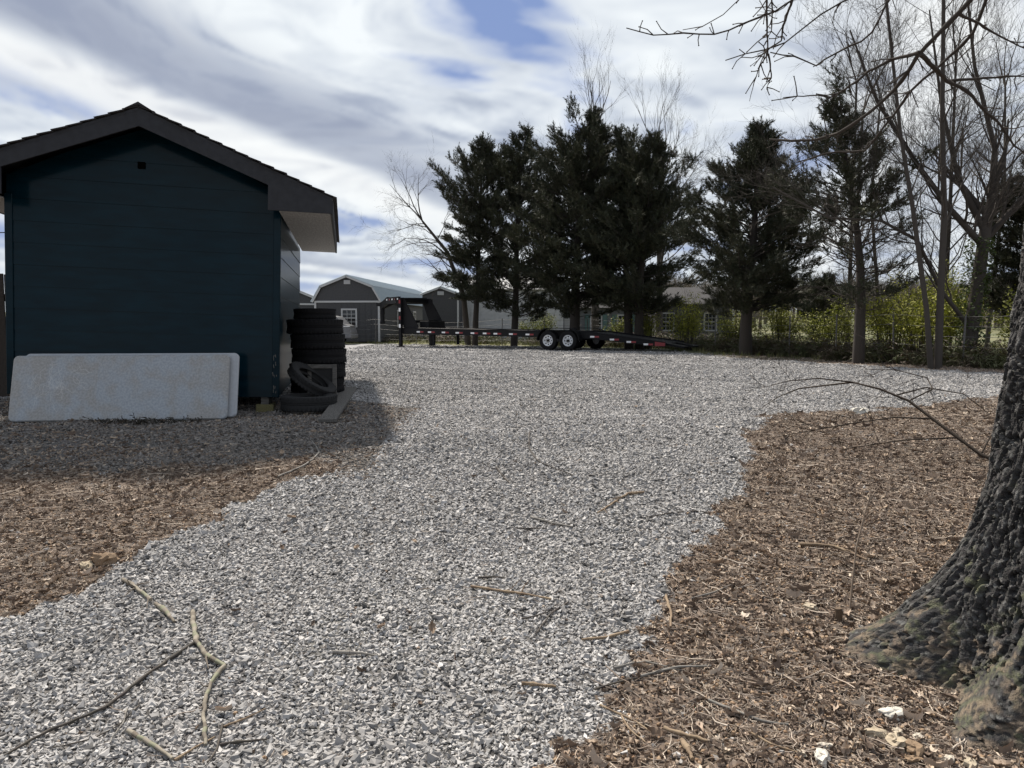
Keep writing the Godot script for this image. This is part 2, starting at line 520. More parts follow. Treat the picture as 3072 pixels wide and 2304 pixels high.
func scatter_litter() -> void:
	var root := Node3D.new()
	root.name = numbered("leaf_litter")
	add_child(root)
	tag(root, "brown dead leaves, twigs and acorns covering the bare earth", "leaf litter", "", "stuff")
	var leaves := [dead_leaf(1, 4, 0.6, 0.13), dead_leaf(2, 4, -0.5, 0.2), dead_leaf(3, 6, 0.4, 0.3), dead_leaf(4, 3, 0.9, 0.1)]
	var twigs := [crooked_twig(11), crooked_twig(12), crooked_twig(13), crooked_twig(14)]
	var crumb := [angular_stone(51, 0.5), angular_stone(52, 0.8)]
	var lb := [PackedFloat32Array(), PackedFloat32Array(), PackedFloat32Array(), PackedFloat32Array()]
	var tb := [PackedFloat32Array(), PackedFloat32Array(), PackedFloat32Array(), PackedFloat32Array()]
	var cb := [PackedFloat32Array(), PackedFloat32Array()]
	var ab := PackedFloat32Array()
	rng.seed = 91
	var patch := noise(0.8, FastNoiseLite.TYPE_SIMPLEX_SMOOTH, 44, 3)
	for b in [[2.2, 4.5, 6800], [4.5, 7.0, 4800], [7.0, 10.0, 2300], [10.0, 14.0, 500], [14.0, 26.0, 90]]:
		var x1: float = b[1] * 0.72 + 1.2
		for i in int((b[1] - b[0]) * 2.0 * x1 * b[2]):
			var x := rng.randf_range(-x1, x1)
			var d := rng.randf_range(b[0], b[1])
			if not in_view(x, d):
				continue
			var yd := in_yard(x, d)
			var shed_front := d < 9.4 and d > 6.0 and x < -1.1
			if yd and rng.randf() > (0.26 if shed_front else (0.0045 if d < 12.0 else 0.001)):
				continue
			var f := patch.get_noise_2d(x, d)
			if f > 0.3 and rng.randf() < 0.45:
				continue
			var big := 1.0 if d < 10.0 else 1.6
			var what := rng.randf()
			var tone := rng.randf()
			var c := Color(0.115, 0.081, 0.059).lerp(Color(0.46, 0.365, 0.28), tone * tone)
			if rng.randf() < 0.2:
				c = Color(0.40, 0.325, 0.245).lerp(Color(0.55, 0.47, 0.38), rng.randf())
			if what < 0.36:
				var s := rng.randf_range(0.014, 0.042) * big * (1.9 if rng.randf() < 0.04 else 1.0)
				push(lb[rng.randi() % 4], tilted(0.8) * Basis.from_scale(Vector3(s, s, s)), on(x, d, s * rng.randf_range(0.05, 0.3)), c)
			elif what < 0.55:
				var s := rng.randf_range(0.03, 0.13) * big * (1.8 if rng.randf() < 0.06 else 1.0)
				var g := c.lerp(Color(0.30, 0.27, 0.24), rng.randf() * 0.6)
				push(tb[rng.randi() % 4], tilted(0.12) * Basis.from_scale(Vector3(s, s, s)), on(x, d, 0.006 + s * 0.03), g)
			elif what < 0.94 or d > 5.5:
				var s := rng.randf_range(0.004, 0.013) * big
				push(cb[rng.randi() % 2], tilted(3.0) * Basis.from_scale(Vector3(s, s, s)), on(x, d, s * 0.3), c.lerp(Color(0.10, 0.06, 0.035), 0.4))
			else:
				var s := rng.randf_range(0.013, 0.019)
				push(ab, tilted(2.5) * Basis.from_scale(Vector3(s, s, s)), on(x, d, s * 0.35), Color(0.17, 0.10, 0.055).lerp(Color(0.30, 0.21, 0.13), rng.randf()))
	# whole curled oak leaves lying about, some out on the stones
	for i in 650:
		var d := sqrt(rng.randf_range(2.3 * 2.3, 9.5 * 9.5))
		var x := rng.randf_range(-d * 0.7 - 0.8, d * 0.7 + 0.8)
		if in_yard(x, d) and rng.randf() < 0.93:
			continue
		var s := rng.randf_range(0.04, 0.085)
		push(lb[2], tilted(0.7) * Basis.from_scale(Vector3(s, s, s)), on(x, d, s * 0.22 + (0.008 if in_yard(x, d) else 0.0)), Color(0.16, 0.108, 0.072).lerp(Color(0.44, 0.35, 0.26), rng.randf()))
	for k in 4:
		copies("leaves", leaves[k], M.chip, lb[k], root)
		copies("twigs", twigs[k], M.chip, tb[k], root)
	for k in 2:
		copies("crumbs", crumb[k], M.chip, cb[k], root)
	copies("acorns", acorn_mesh(), M.chip, ab, root)

# ---------------------------------------------------------------- the blue shed
func slab_between(mb: MB, a: Vector2, b: Vector2, t: float, z0: float, z1: float) -> void:
	var nn := (b - a).orthogonal().normalized()
	if nn.y > 0.0:
		nn = -nn
	mb.prism(PackedVector2Array([a, b, b + nn * t, a + nn * t]), z1 - z0, Transform3D(Basis(), Vector3(0, 0, z0)))

func build_shed() -> void:
	var s := thing("garden_shed", "dark blue lap-sided shed with shingled gable roof standing on blocks", "shed", Vector3(-4.138, 0.85, -8.7))
	s.basis = Basis(Vector3.UP, deg_to_rad(12.26)) * Basis(Vector3.BACK, deg_to_rad(-1.9))
	var hw := 1.41
	var L := 4.3
	var sl := 0.404
	var apex := 2.98
	var top := 2.17
	rng.seed = 5
	# inner shell behind the boards
	var mb := MB.new()
	mb.prism(PackedVector2Array([Vector2(-hw + 0.03, 0.02), Vector2(hw - 0.03, 0.02), Vector2(hw - 0.03, apex - hw * sl), Vector2(0, apex - 0.02), Vector2(-hw + 0.03, apex - hw * sl)]), -L + 0.08, Transform3D(Basis(), Vector3(0, 0, -0.04)))
	part("wall_core", mb, M.siding, s)
	# lap boards, one mesh for each course
	var step := 0.236
	var k := 0
	while k * step < apex - 0.1:
		var y0 := k * step
		var y1 := y0 + step + 0.02
		var w0: float = minf(hw, (apex - y0) / sl) - 0.004 * (k % 3)
		var w1: float = maxf(0.0, minf(hw, (apex - y1) / sl))
		mb = MB.new()
		var sag := rng.randf_range(-0.003, 0.003)
		var zb := 0.008 + rng.randf_range(-0.002, 0.002)
		var A := Vector3(-w0, y0 + sag, zb)
		var B := Vector3(w0, y0 - sag, zb)
		var C := Vector3(w1, minf(y1, apex), 0.0)
		var D := Vector3(-w1, minf(y1, apex), 0.0)
		mb.quad(A, B, C, D, Vector3.BACK)
		mb.quad(A, B, Vector3(w0, y0 - sag, -0.02), Vector3(-w0, y0 + sag, -0.02), Vector3.DOWN)
		part("siding_board", mb, M.siding, s)
		if y0 < top - 0.05:
			mb = MB.new()
			var yt: float = minf(y1, top + 0.02)
			mb.quad(Vector3(hw + zb, y0, 0.0), Vector3(hw + zb, y0, -L), Vector3(hw, yt, -L), Vector3(hw, yt, 0.0), Vector3.RIGHT)
			mb.quad(Vector3(hw + zb, y0, 0.0), Vector3(hw + zb, y0, -L), Vector3(hw - 0.03, y0, -L), Vector3(hw - 0.03, y0, 0.0), Vector3.DOWN)
			part("siding_board", mb, M.siding, s)
			mb = MB.new()
			mb.quad(Vector3(-hw - zb, y0, 0.0), Vector3(-hw - zb, y0, -L), Vector3(-hw, yt, -L), Vector3(-hw, yt, 0.0), Vector3.LEFT)
			part("siding_board", mb, M.siding, s)
		k += 1
	for q in [-1.0, 1.0]:
		mb = MB.new()
		mb.cbox(Vector3(q * (hw - 0.02), top * 0.5, 0.008), Vector3(0.075, top, 0.03), 0.004)
		mb.cbox(Vector3(q * (hw + 0.008), top * 0.5, -0.03), Vector3(0.03, top, 0.06), 0.004)
		part("corner_board", mb, M.siding, s)
	# flaked paint at the foot of the corner
	for j in 14:
		mb = MB.new()
		var h := rng.randf_range(0.01, 0.05)
		mb.box(Vector3(hw - rng.randf_range(0.0, 0.05), rng.randf_range(0.04, 0.5), 0.0245), Vector3(rng.randf_range(0.004, 0.01), h, 0.0015), Basis(Vector3.BACK, rng.randf_range(-0.2, 0.2)))
		part("bare_patch", mb, M.weathered, s)
	mb = MB.new()
	mb.cbox(Vector3(-0.06, 2.565, 0.004), Vector3(0.08, 0.075, 0.026), 0.003)
	part("vent_hole", mb, M.black, s)
	# roof deck, fascia, soffit, shingles
	var over := 0.61
	var z1 := 0.38
	var z0 := -L - 0.2
	var pk := Vector2(0, 3.105)
	for q in [-1.0, 1.0]:
		var ev := Vector2(q * (hw + over), pk.y - (hw + over) * sl)
		mb = MB.new()
		slab_between(mb, pk, ev, 0.03, z0, z1)
		part("roof_deck", mb, M.fascia, s)
		# rake board at the gable end, cut level at its foot
		mb = MB.new()
		var dn := 0.185
		var ret := hw - 0.09
		var yr := pk.y - ret * sl
		mb.prism(PackedVector2Array([Vector2(0, pk.y - 0.032), Vector2(ev.x, ev.y - 0.032), Vector2(ev.x, 2.115), Vector2(q * ret, 2.115), Vector2(q * ret, yr - dn), Vector2(0, pk.y - dn - 0.01)]), 0.03, Transform3D(Basis(), Vector3(0, 0, z1 - 0.032)))
		part("rake_board", mb, M.fascia, s)
		mb = MB.new()
		mb.cbox(Vector3(ev.x - q * 0.012, ev.y - 0.105, (z0 + z1) * 0.5 - 0.02), Vector3(0.025, 0.15, z1 - z0 - 0.04), 0.003)
		part("eave_board", mb, M.fascia, s)
		for j in 4:
			mb = MB.new()
			var zz := z1 - 0.035 - (z1 - z0 - 0.04) * j / 4.0
			mb.box(Vector3(q * (hw + over * 0.5 + 0.01), 2.122, zz - (z1 - z0) / 8.0), Vector3(over - 0.03, 0.012, (z1 - z0) / 4.0 - 0.015))
			part("soffit_panel", mb, M.soffit, s)
		# shingle courses
		var run := (ev - pk).length() + 0.02
		var dirv := (ev - pk).normalized()
		var nv := dirv.orthogonal()
		if nv.y < 0:
			nv = -nv
		var courses := 15
		for j in courses:
			for i in 5:
				var za := z1 + 0.025 + rng.randf_range(-0.012, 0.014) if i == 0 else z1 - (z1 - z0) * i / 5.0 - 0.004
				var zb2 := z1 - (z1 - z0) * (i + 1) / 5.0
				mb = MB.new()
				var pa := pk + dirv * (run * j / courses) + nv * 0.010
				var pb := pk + dirv * (run * (j + 1.0) / courses + 0.015) + nv * (0.024 + rng.randf_range(0.0, 0.008))
				mb.prism(PackedVector2Array([pa - nv * 0.008, pa + nv * 0.004, pb, pb - nv * 0.010]), zb2 - za, Transform3D(Basis(), Vector3(0, 0, za)))
				part("shingle", mb, M.shingle, s)
	mb = MB.new()
	mb.prism(PackedVector2Array([Vector2(-0.13, pk.y - 0.025), Vector2(0, pk.y + 0.05), Vector2(0.13, pk.y - 0.025), Vector2(0, pk.y + 0.02)]), z0 - z1 - 0.03, Transform3D(Basis(), Vector3(0, 0, z1 + 0.028)))
	part("ridge_cap", mb, M.shingle, s)
	# floor skids and the blocks they rest on
	for q in [-1.0, 0.0, 1.0]:
		mb = MB.new()
		mb.cbox(Vector3(q * (hw - 0.14), -0.045, -L * 0.5), Vector3(0.09, 0.09, L - 0.04), 0.004)
		part("skid", mb, M.weathered, s)
	for q in [-1.0, 0.0, 1.0]:
		for zz in [-0.14, -2.1, -4.1]:
			mb = MB.new()
			mb.cbox(Vector3(q * (hw - 0.14), -0.19, zz), Vector3(0.2, 0.2, 0.26), 0.006)
			part("foundation_block", mb, M.block, s)

# ---------------------------------------------------------------- things by the shed
func tyre_profile(R: float, rim: float, w: float) -> PackedVector2Array:
	var h := w * 0.5
	return PackedVector2Array([Vector2(rim, h * 0.55), Vector2(rim + 0.012, h * 0.86), Vector2(rim + (R - rim) * 0.45, h), Vector2(R - 0.022, h * 0.985), Vector2(R - 0.004, h * 0.86), Vector2(R, h * 0.55), Vector2(R, h * 0.18), Vector2(R - 0.008, h * 0.15), Vector2(R - 0.008, h * 0.06), Vector2(R, h * 0.03), Vector2(R, -h * 0.03), Vector2(R - 0.008, -h * 0.06), Vector2(R - 0.008, -h * 0.15), Vector2(R, -h * 0.18), Vector2(R, -h * 0.55), Vector2(R - 0.004, -h * 0.86), Vector2(R - 0.022, -h * 0.985), Vector2(rim + (R - rim) * 0.45, -h), Vector2(rim + 0.012, -h * 0.86), Vector2(rim, -h * 0.55), Vector2(rim + 0.03, -h * 0.3), Vector2(R - 0.04, -h * 0.5), Vector2(R - 0.03, 0), Vector2(R - 0.04, h * 0.5), Vector2(rim + 0.03, h * 0.3), Vector2(rim, h * 0.55)])

func old_tyre(at: Vector3, R: float, rim: float, w: float, label: String, group := "", b := Basis(), m: Material = null) -> Node3D:
	var t := thing("old_tyre", label, "tyre", at, 0.0, group)
	t.basis = b
	var mb := MB.new()
	mb.lathe(tyre_profile(R, rim, w), 44)
	part("casing", mb, m if m else M.rubber, t)
	mb = MB.new()
	for k in 40:
		var a := TAU * k / 40.0
		for q in [-1.0, 1.0]:
			mb.cbox(Vector3(cos(a) * (R - 0.004), q * w * 0.36, sin(a) * (R - 0.004)), Vector3(0.014, w * 0.2, 0.028), 0.003, Basis(Vector3.UP, -a))
	part("tread", mb, m if m else M.rubber, t)
	return t

func build_shed_things() -> void:
	# stack of tyres beside the wall
	rng.seed = 8
	var y := gy(-2.53, 10.0)
	for k in 5:
		var w := 0.19
		var words: String = ["lowest tyre of the tall stack beside the blue shed", "second tyre up in the tall stack beside the shed", "middle tyre in the tall stack of five beside the shed", "fourth tyre up in the tall stack beside the shed", "wide tyre in the tall stack carrying the small tyre on top"][k]
		old_tyre(Vector3(-2.53 + rng.randf_range(-0.025, 0.025), y + w * 0.5, -10.0 + rng.randf_range(-0.02, 0.02)), 0.345 + rng.randf_range(-0.012, 0.012), 0.2, w, "black " + words, "tyres stacked beside the shed", Basis(Vector3.UP, rng.randf() * 3.0))
		y += w * 0.985
	old_tyre(Vector3(-2.545, y + 0.07, -9.97), 0.265, 0.17, 0.14, "small black tyre lying on top of the tall tyre stack", "", Basis(Vector3.UP, 1.0))
	old_tyre(Vector3(-2.40, gy(-2.40, 9.05) + 0.085, -9.05), 0.325, 0.2, 0.17, "grey dusty tyre lying flat on the ground beside the plank", "", Basis(Vector3.UP, 0.4), M.old_rubber)
	var ly := Vector3(0.58, 0.80, 0.10).normalized()
	var lx := ly.cross(Vector3.BACK).normalized()
	var lean := Basis(lx, ly, lx.cross(ly))
	old_tyre(Vector3(-2.45, gy(-2.45, 9.2) + 0.285, -9.40), 0.31, 0.2, 0.12, "narrow dusty tyre propped on a slant against the tyre stack", "", lean, M.old_rubber)
	# square frame standing between the tyres
	var fr := thing("wooden_box", "small dark square wooden box standing among the old tyres", "box", Vector3(-2.38, gy(-2.4, 9.66), -9.60), 0.05)
	fr.rotation.x = -0.05
	var mb: MB
	for q in [[Vector3(0.155, 0.2, 0), Vector3(0.05, 0.4, 0.03)], [Vector3(-0.155, 0.2, 0), Vector3(0.05, 0.4, 0.03)]]:
		mb = MB.new()
		mb.cbox(q[0], q[1], 0.004)
		part("side_rail", mb, M.weathered, fr)
	for yy in [0.03, 0.372]:
		mb = MB.new()
		mb.cbox(Vector3(0, yy, 0), Vector3(0.258, 0.05, 0.03), 0.004)
		part("cross_rail", mb, M.weathered, fr)
	mb = MB.new()
	mb.box(Vector3(0, 0.2, -0.01), Vector3(0.258, 0.29, 0.006))
	part("panel", mb, M.dark, fr)
	# weathered plank on the ground
	var pl := thing("wooden_plank", "weathered grey plank lying on the gravel beside the tyres", "plank", Vector3(-2.06, gy(-2.06, 9.2) + 0.055, -9.2))
	var a0 := on(-1.94, 8.02, 0.035)
	var a1 := on(-2.20, 10.4, 0.04)
	var dz := (a0 - a1).normalized()
	pl.position = (a0 + a1) * 0.5
	pl.basis = Basis.looking_at(dz, Vector3.UP)
	mb = MB.new()
	mb.cbox(Vector3.ZERO, Vector3(0.185, 0.04, (a0 - a1).length()), 0.005)
	var pm: StandardMaterial3D = M.weathered.duplicate()
	pm.uv1_scale = Vector3(6, 6, 0.8)
	part("board", mb, pm, pl)
	for q in [-0.06, 0.05]:
		for zz in [-1.1, 1.12]:
			mb = MB.new()
			mb.lathe(PackedVector2Array([Vector2(0, 0.003), Vector2(0.006, 0.002), Vector2(0.006, -0.003)]), 6, Transform3D(Basis(), Vector3(q, 0.021, zz)))
			part("nail", mb, M.dark, pl)
	build_tables()
	# dark plank fence beyond the far corner of the shed
	var fe := thing("plank_fence", "dark weathered plank fence behind the far corner of the shed", "fence", Vector3(-6.55, gy(-6.5, 9.6), -9.6), 0.15)
	for k in 9:
		mb = MB.new()
		mb.cbox(Vector3(-0.62 + k * 0.155, 0.78 + rng.randf_range(-0.03, 0.03), 0), Vector3(0.145, 1.56, 0.022), 0.003)
		part("plank", mb, M.cedar_bark, fe)
	for yy in [0.3, 1.25]:
		mb = MB.new()
		mb.cbox(Vector3(0, yy, -0.035), Vector3(1.5, 0.09, 0.04), 0.004)
		part("rail", mb, M.cedar_bark, fe)
	# black cable reaching the shed
	mb = MB.new()
	var cp := PackedVector3Array()
	var cr := PackedFloat32Array()
	for k in 9:
		var t := k / 8.0
		cp.append(Vector3(-5.58, 2.72, -9.0).lerp(Vector3(-16.0, 4.6, -13.0), t) + Vector3(0, -0.5 * sin(PI * t) , 0))
		cr.append(0.006)
	mb.tube(cp, cr, 5)
	tag(part("power_cable", mb, M.dark, self), "thin black cable strung to the corner of the shed", "cable")

func table_slab(w: float, h: float, r: float, t: float, bev: float) -> MB:
	var mb := MB.new()
	var rim := []
	for q in [[1, 1], [-1, 1], [-1, -1], [1, -1]]:
		for k in 7:
			var a: float = {Vector2(1, 1): 0.0, Vector2(-1, 1): PI / 2, Vector2(-1, -1): PI, Vector2(1, -1): 1.5 * PI}[Vector2(q[0], q[1])] + PI / 2 * k / 6.0
			rim.append([Vector2(q[0] * (w * 0.5 - r), q[1] * (h * 0.5 - r)), Vector2(cos(a), sin(a))])
	var rings := [[r - bev, t * 0.5], [r, t * 0.5 - bev], [r, -t * 0.5 + bev], [r - bev, -t * 0.5]]
	var N := rim.size()
	for k in 3:
		for j in N:
			var a: Array = rim[j]
			var b: Array = rim[(j + 1) % N]
			var P := []
			for e in [[a, rings[k]], [b, rings[k]], [b, rings[k + 1]], [a, rings[k + 1]]]:
				var p2: Vector2 = e[0][0] + e[0][1] * e[1][0]
				P.append(Vector3(p2.x, p2.y, e[1][1]))
			mb.quad(P[0], P[1], P[2], P[3], Vector3(a[1].x, a[1].y, 0.5 if k == 0 else (-0.5 if k == 2 else 0.0)))
	for z in [0, 3]:
		var c := Vector3(0, 0, rings[z][1])
		for j in N:
			var p2: Vector2 = rim[j][0] + rim[j][1] * rings[z][0]
			var p3: Vector2 = rim[(j + 1) % N][0] + rim[(j + 1) % N][1] * rings[z][0]
			mb.tri(c, Vector3(p2.x, p2.y, c.z), Vector3(p3.x, p3.y, c.z), Vector3(0, 0, 1 if z == 0 else -1))
	for i in mb.v.size():
		mb.u[i] = Vector2(mb.v[i].x / w + 0.5, 0.5 - mb.v[i].y / h)
	return mb

func table_print() -> ImageTexture:
	# weathered plastic: stains in soft-edged blotches and pale branching scratches
	var W := 640
	var H := 200
	var im := Image.create(W, H, false, Image.FORMAT_RGB8)
	var f := noise(0.012, FastNoiseLite.TYPE_SIMPLEX_SMOOTH, 61, 4)
	var g := noise(0.12, FastNoiseLite.TYPE_SIMPLEX_SMOOTH, 62, 3)
	for yy in H:
		for xx in W:
			var a := clampf(0.5 + f.get_noise_2d(xx, yy) * 1.5 - (0.25 if xx > 250 and xx < 520 else -0.12), 0.0, 1.0)
			var b := g.get_noise_2d(xx, yy) * 0.07
			var c := Color(0.585, 0.61, 0.63).lerp(Color(0.575, 0.575, 0.565), a)
			im.set_pixel(xx, yy, Color(c.r + b, c.g + b, c.b + b))
	rng.seed = 63
	for k in 26:
		var p := Vector2(rng.randf_range(50, 210), rng.randf_range(20, 120))
		var a := rng.randf_range(0.6, 2.4)
		for i in rng.randi_range(25, 80):
			a += rng.randf_range(-0.45, 0.45)
			p += Vector2(cos(a), sin(a))
			if p.x > 1 and p.y > 1 and p.x < W - 2 and p.y < H - 2:
				var c2 := im.get_pixel(int(p.x), int(p.y)).lerp(Color(0.76, 0.76, 0.75), 0.7)
				im.set_pixel(int(p.x), int(p.y), c2)
	return ImageTexture.create_from_image(im)

func build_tables() -> void:
	var m := surf(Color.WHITE, 0.55)
	m.albedo_texture = table_print()
	var back := surf(lin(0.40, 0.42, 0.44), 0.55, 0.5, 0.85, 1.0, 0.02, 64)
	var grey := surf(lin(0.25, 0.26, 0.27), 0.4)
	grey.metallic = 0.6
	for k in 2:
		var off := 0.075 * k
		var A := Vector3(-5.36 + off * 1.0, 0.0, -8.12 - off)
		var B := Vector3(-3.09 + off * 1.0, 0.0, -8.30 - off)
		A.y = gy(A.x, -A.z) + 0.015
		B.y = gy(B.x, -B.z) + 0.01
		var t := thing("folding_table", ["stained white plastic folding table leaning sideways against the shed", "pale plastic folding table hidden behind the stained leaning table"][k], "table")
		var bx := (B - A).normalized()
		var lean := deg_to_rad(15.0)
		var bz := bx.cross(Vector3.UP).normalized()
		var by := (Vector3.UP * cos(lean) + bz * -sin(lean) * -1.0).normalized()
		if by.z > 0.0:
			by = (Vector3.UP * cos(lean) - bz * sin(lean)).normalized() if (Vector3.UP * cos(lean) - bz * sin(lean)).z < 0.0 else by
		by = (by - bx * by.dot(bx)).normalized()
		bz = bx.cross(by)
		t.basis = Basis(bx, by, bz)
		t.position = (A + B) * 0.5 + by * (0.36 + k * 0.012)
		var w := 2.27
		var h := 0.72
		part("table_top", table_slab(w, h, 0.055, 0.045, 0.012), m if k == 0 else back, t)
		var mb := MB.new()
		for q in [-1.0, 1.0]:
			mb.cbox(Vector3(0, q * (h * 0.5 - 0.09), -0.034), Vector3(w - 0.3, 0.03, 0.02), 0.004)
		part("apron_rail", mb, grey, t)
		for q in [-1.0, 1.0]:
			mb = MB.new()
			var e: float = q * (w * 0.5 - 0.22)
			mb.tube(PackedVector3Array([Vector3(e, -0.25, -0.05), Vector3(e - q * 0.62, -0.25, -0.052), Vector3(e - q * 0.66, -0.2, -0.052), Vector3(e - q * 0.66, 0.2, -0.052), Vector3(e - q * 0.62, 0.25, -0.052), Vector3(e, 0.25, -0.05)]), PackedFloat32Array([0.012, 0.012, 0.012, 0.012, 0.012, 0.012]), 6, true)
			part("folded_leg", mb, grey, t)
	# dry weeds caught along the foot of the table
	var wd := thing("dead_weeds", "dark dry weeds along the foot of the leaning table", "weeds", on(-3.85, 8.05))
	rng.seed = 66
	for k in 70:
		var mb := MB.new()
		mb.col = Color(0.055, 0.045, 0.03).lerp(Color(0.02, 0.02, 0.015), rng.randf())
		var p := Vector3(rng.randf_range(-0.55, 0.55), 0.0, rng.randf_range(-0.03, 0.09))
		var d := Vector3(rng.randf_range(-0.6, 0.6), 0.5, rng.randf_range(-0.3, 0.3)) * rng.randf_range(0.07, 0.16) * (2.1 if k == 3 else 1.0)
		mb.tube(PackedVector3Array([p, p + d * 0.5 + Vector3(0, 0.01, 0), p + d]), PackedFloat32Array([0.004, 0.004, 0.002]), 4)
		for i in 4:
			var q := p + d * (0.3 + 0.2 * i)
			var e := Vector3(rng.randf_range(-1, 1), rng.randf_range(-0.3, 0.6), rng.randf_range(-1, 1)) * 0.035
			mb.tri(q, q + e + Vector3(0.008, 0.01, 0), q + e * 1.2 - Vector3(0.008, 0, 0.006))
		part("weed", mb, M.chip, wd)

# ---------------------------------------------------------------- gooseneck trailer
func deck_y(s: float) -> float:
	if s < 1.2:
		return lerpf(0.84, 0.71, (s + 8.2) / 9.4)
	return lerpf(0.71, 0.34, (s - 1.2) / 3.12)

func build_trailer() -> void:
	var g := gy(1.93, 31.0)
	var t := thing("flatbed_trailer", "long black gooseneck flatbed trailer with white wheels and red reflective tape", "trailer", Vector3(2.48, g, -31.3), deg_to_rad(-31.8))
	var mb: MB
	for q in [-1.0, 1.0]:
		mb = MB.new()
		var up := PackedVector2Array()
		var dn := PackedVector2Array()
		for s in [-8.2, -5.0, -2.0, 1.2, 2.7, 4.32]:
			up.append(Vector2(s, deck_y(s)))
			dn.append(Vector2(s, deck_y(s) - (0.24 if s < 1.3 else 0.24 - 0.03 * (s - 1.2))))
		dn.reverse()
		up.append_array(dn)
		mb.prism(up, 0.05, Transform3D(Basis(), Vector3(0, 0, q * 1.02 - 0.025)))
		part("side_rail", mb, M.trailer, t)
		mb = MB.new()
		for k in 5:
			var s0: float = [-8.2, -5.0, -2.0, 1.2, 2.7][k]
			var s1: float = [-5.0, -2.0, 1.2, 2.7, 4.32][k]
			var pa := Vector3(s0, deck_y(s0) + 0.015, q * 1.03)
			var pb := Vector3(s1, deck_y(s1) + 0.015, q * 1.03)
			mb.tube(PackedVector3Array([pa, pb]), PackedFloat32Array([0.028, 0.028]), 6, true)
		part("rub_rail", mb, M.trailer, t)
	# deck boards
	for k in 9:
		mb = MB.new()
		var z := -0.88 + k * 0.22
		var lastq := -8.15
		for s in [-2.0, 1.2, 4.25]:
			var a := Vector3(lastq, deck_y(lastq), z)
			var b := Vector3(s, deck_y(s), z)
			var d := (b - a)
			mb.box((a + b) * 0.5 - Vector3(0, 0.03, 0), Vector3(d.length(), 0.04, 0.2), Basis(Vector3.BACK, atan2(d.y, d.x)))
			lastq = s
		part("deck_board", mb, M.deck_wood, t)
	for k in 13:
		mb = MB.new()
		var s := -8.0 + k * 0.96
		mb.box(Vector3(s, deck_y(s) - 0.12, 0), Vector3(0.06, 0.1, 2.0))
		part("cross_member", mb, M.trailer, t)
	# reflective tape on the near rail
	for s in [-7.07, -6.44, -5.68, -4.94, -4.15, -3.53, -2.99, -2.23, -1.44, 1.46, 2.29, 2.98, 3.66]:
		mb = MB.new()
		mb.box(Vector3(s - 0.09, deck_y(s) - 0.135, 1.049), Vector3(0.18, 0.065, 0.004))
		part("white_tape", mb, M.tape_white, t)
		mb = MB.new()
		mb.box(Vector3(s + 0.10, deck_y(s) - 0.137, 1.049), Vector3(0.19, 0.065, 0.004))
		part("red_tape", mb, M.tape_red, t)
	mb = MB.new()
	mb.box(Vector3(4.12, deck_y(4.1) - 0.06, 1.049), Vector3(0.4, 0.16, 0.006))
	part("tail_marker", mb, M.tape_red, t)
	# wheels
	for q in [-1.0, 1.0]:
		for s in [-0.445, 0.445]:
			var w := Node3D.new()
			w.name = "wheel"
			t.add_child(w, true)
			w.position = Vector3(s, 0.385, q * 1.2)
			w.basis = Basis(Vector3.RIGHT, q * PI / 2)
			mb = MB.new()
			mb.lathe(tyre_profile(0.39, 0.2, 0.24), 40)
			part("tyre", mb, M.rubber, w)
			mb = MB.new()
			mb.lathe(PackedVector2Array([Vector2(0.225, 0.10), Vector2(0.215, 0.122), Vector2(0.20, 0.115), Vector2(0.185, 0.06), Vector2(0.15, 0.045), Vector2(0.12, 0.075), Vector2(0.07, 0.08), Vector2(0.06, 0.06), Vector2(0, 0.06)]), 36)
			part("rim", mb, M.wheel_white, w)
			mb = MB.new()
			mb.lathe(PackedVector2Array([Vector2(0.05, 0.06), Vector2(0.05, 0.13), Vector2(0.035, 0.15), Vector2(0, 0.152)]), 16)
			part("hub", mb, M.dark, w)
			for k in 8:
				var a := TAU * k / 8.0
				mb = MB.new()
				mb.lathe(PackedVector2Array([Vector2(0.026, 0.05), Vector2(0.026, 0.067), Vector2(0, 0.068)]), 10, Transform3D(Basis(), Vector3(cos(a) * 0.152, 0.0, sin(a) * 0.152)))
				part("hand_hole", mb, M.dark, w)
				mb = MB.new()
				mb.lathe(PackedVector2Array([Vector2(0.014, 0.07), Vector2(0.014, 0.1), Vector2(0, 0.101)]), 6, Transform3D(Basis(), Vector3(cos(a + 0.39) * 0.09, 0.0, sin(a + 0.39) * 0.09)))
				part("lug_nut", mb, M.dark, w)
		# fender over both wheels
		var outer := PackedVector2Array()
		var inner := PackedVector2Array()
		for k in 15:
			var a := PI - PI * k / 14.0
			var o := Vector2(-0.445 if k < 7 else 0.445, 0.385)
			if k == 7:
				o.x = 0.0
			var dx := Vector2(cos(a), sin(a))
			outer.append(o + dx * 0.50)
			inner.append(o + dx * 0.475)
		inner.reverse()
		outer.append_array(inner)
		mb = MB.new()
		mb.prism(outer, 0.28, Transform3D(Basis(), Vector3(0, 0, q * 1.2 - 0.14)))
		part("fender", mb, M.trailer, t)
		mb = MB.new()
		mb.box(Vector3(0, 0.4, q * 1.2), Vector3(0.1, 0.1, 0.2))
		part("axle_hanger", mb, M.trailer, t)
	mb = MB.new()
	mb.box(Vector3(0, 0.52, 0), Vector3(1.9, 0.2, 1.7))
	part("axle_frame", mb, M.trailer, t)
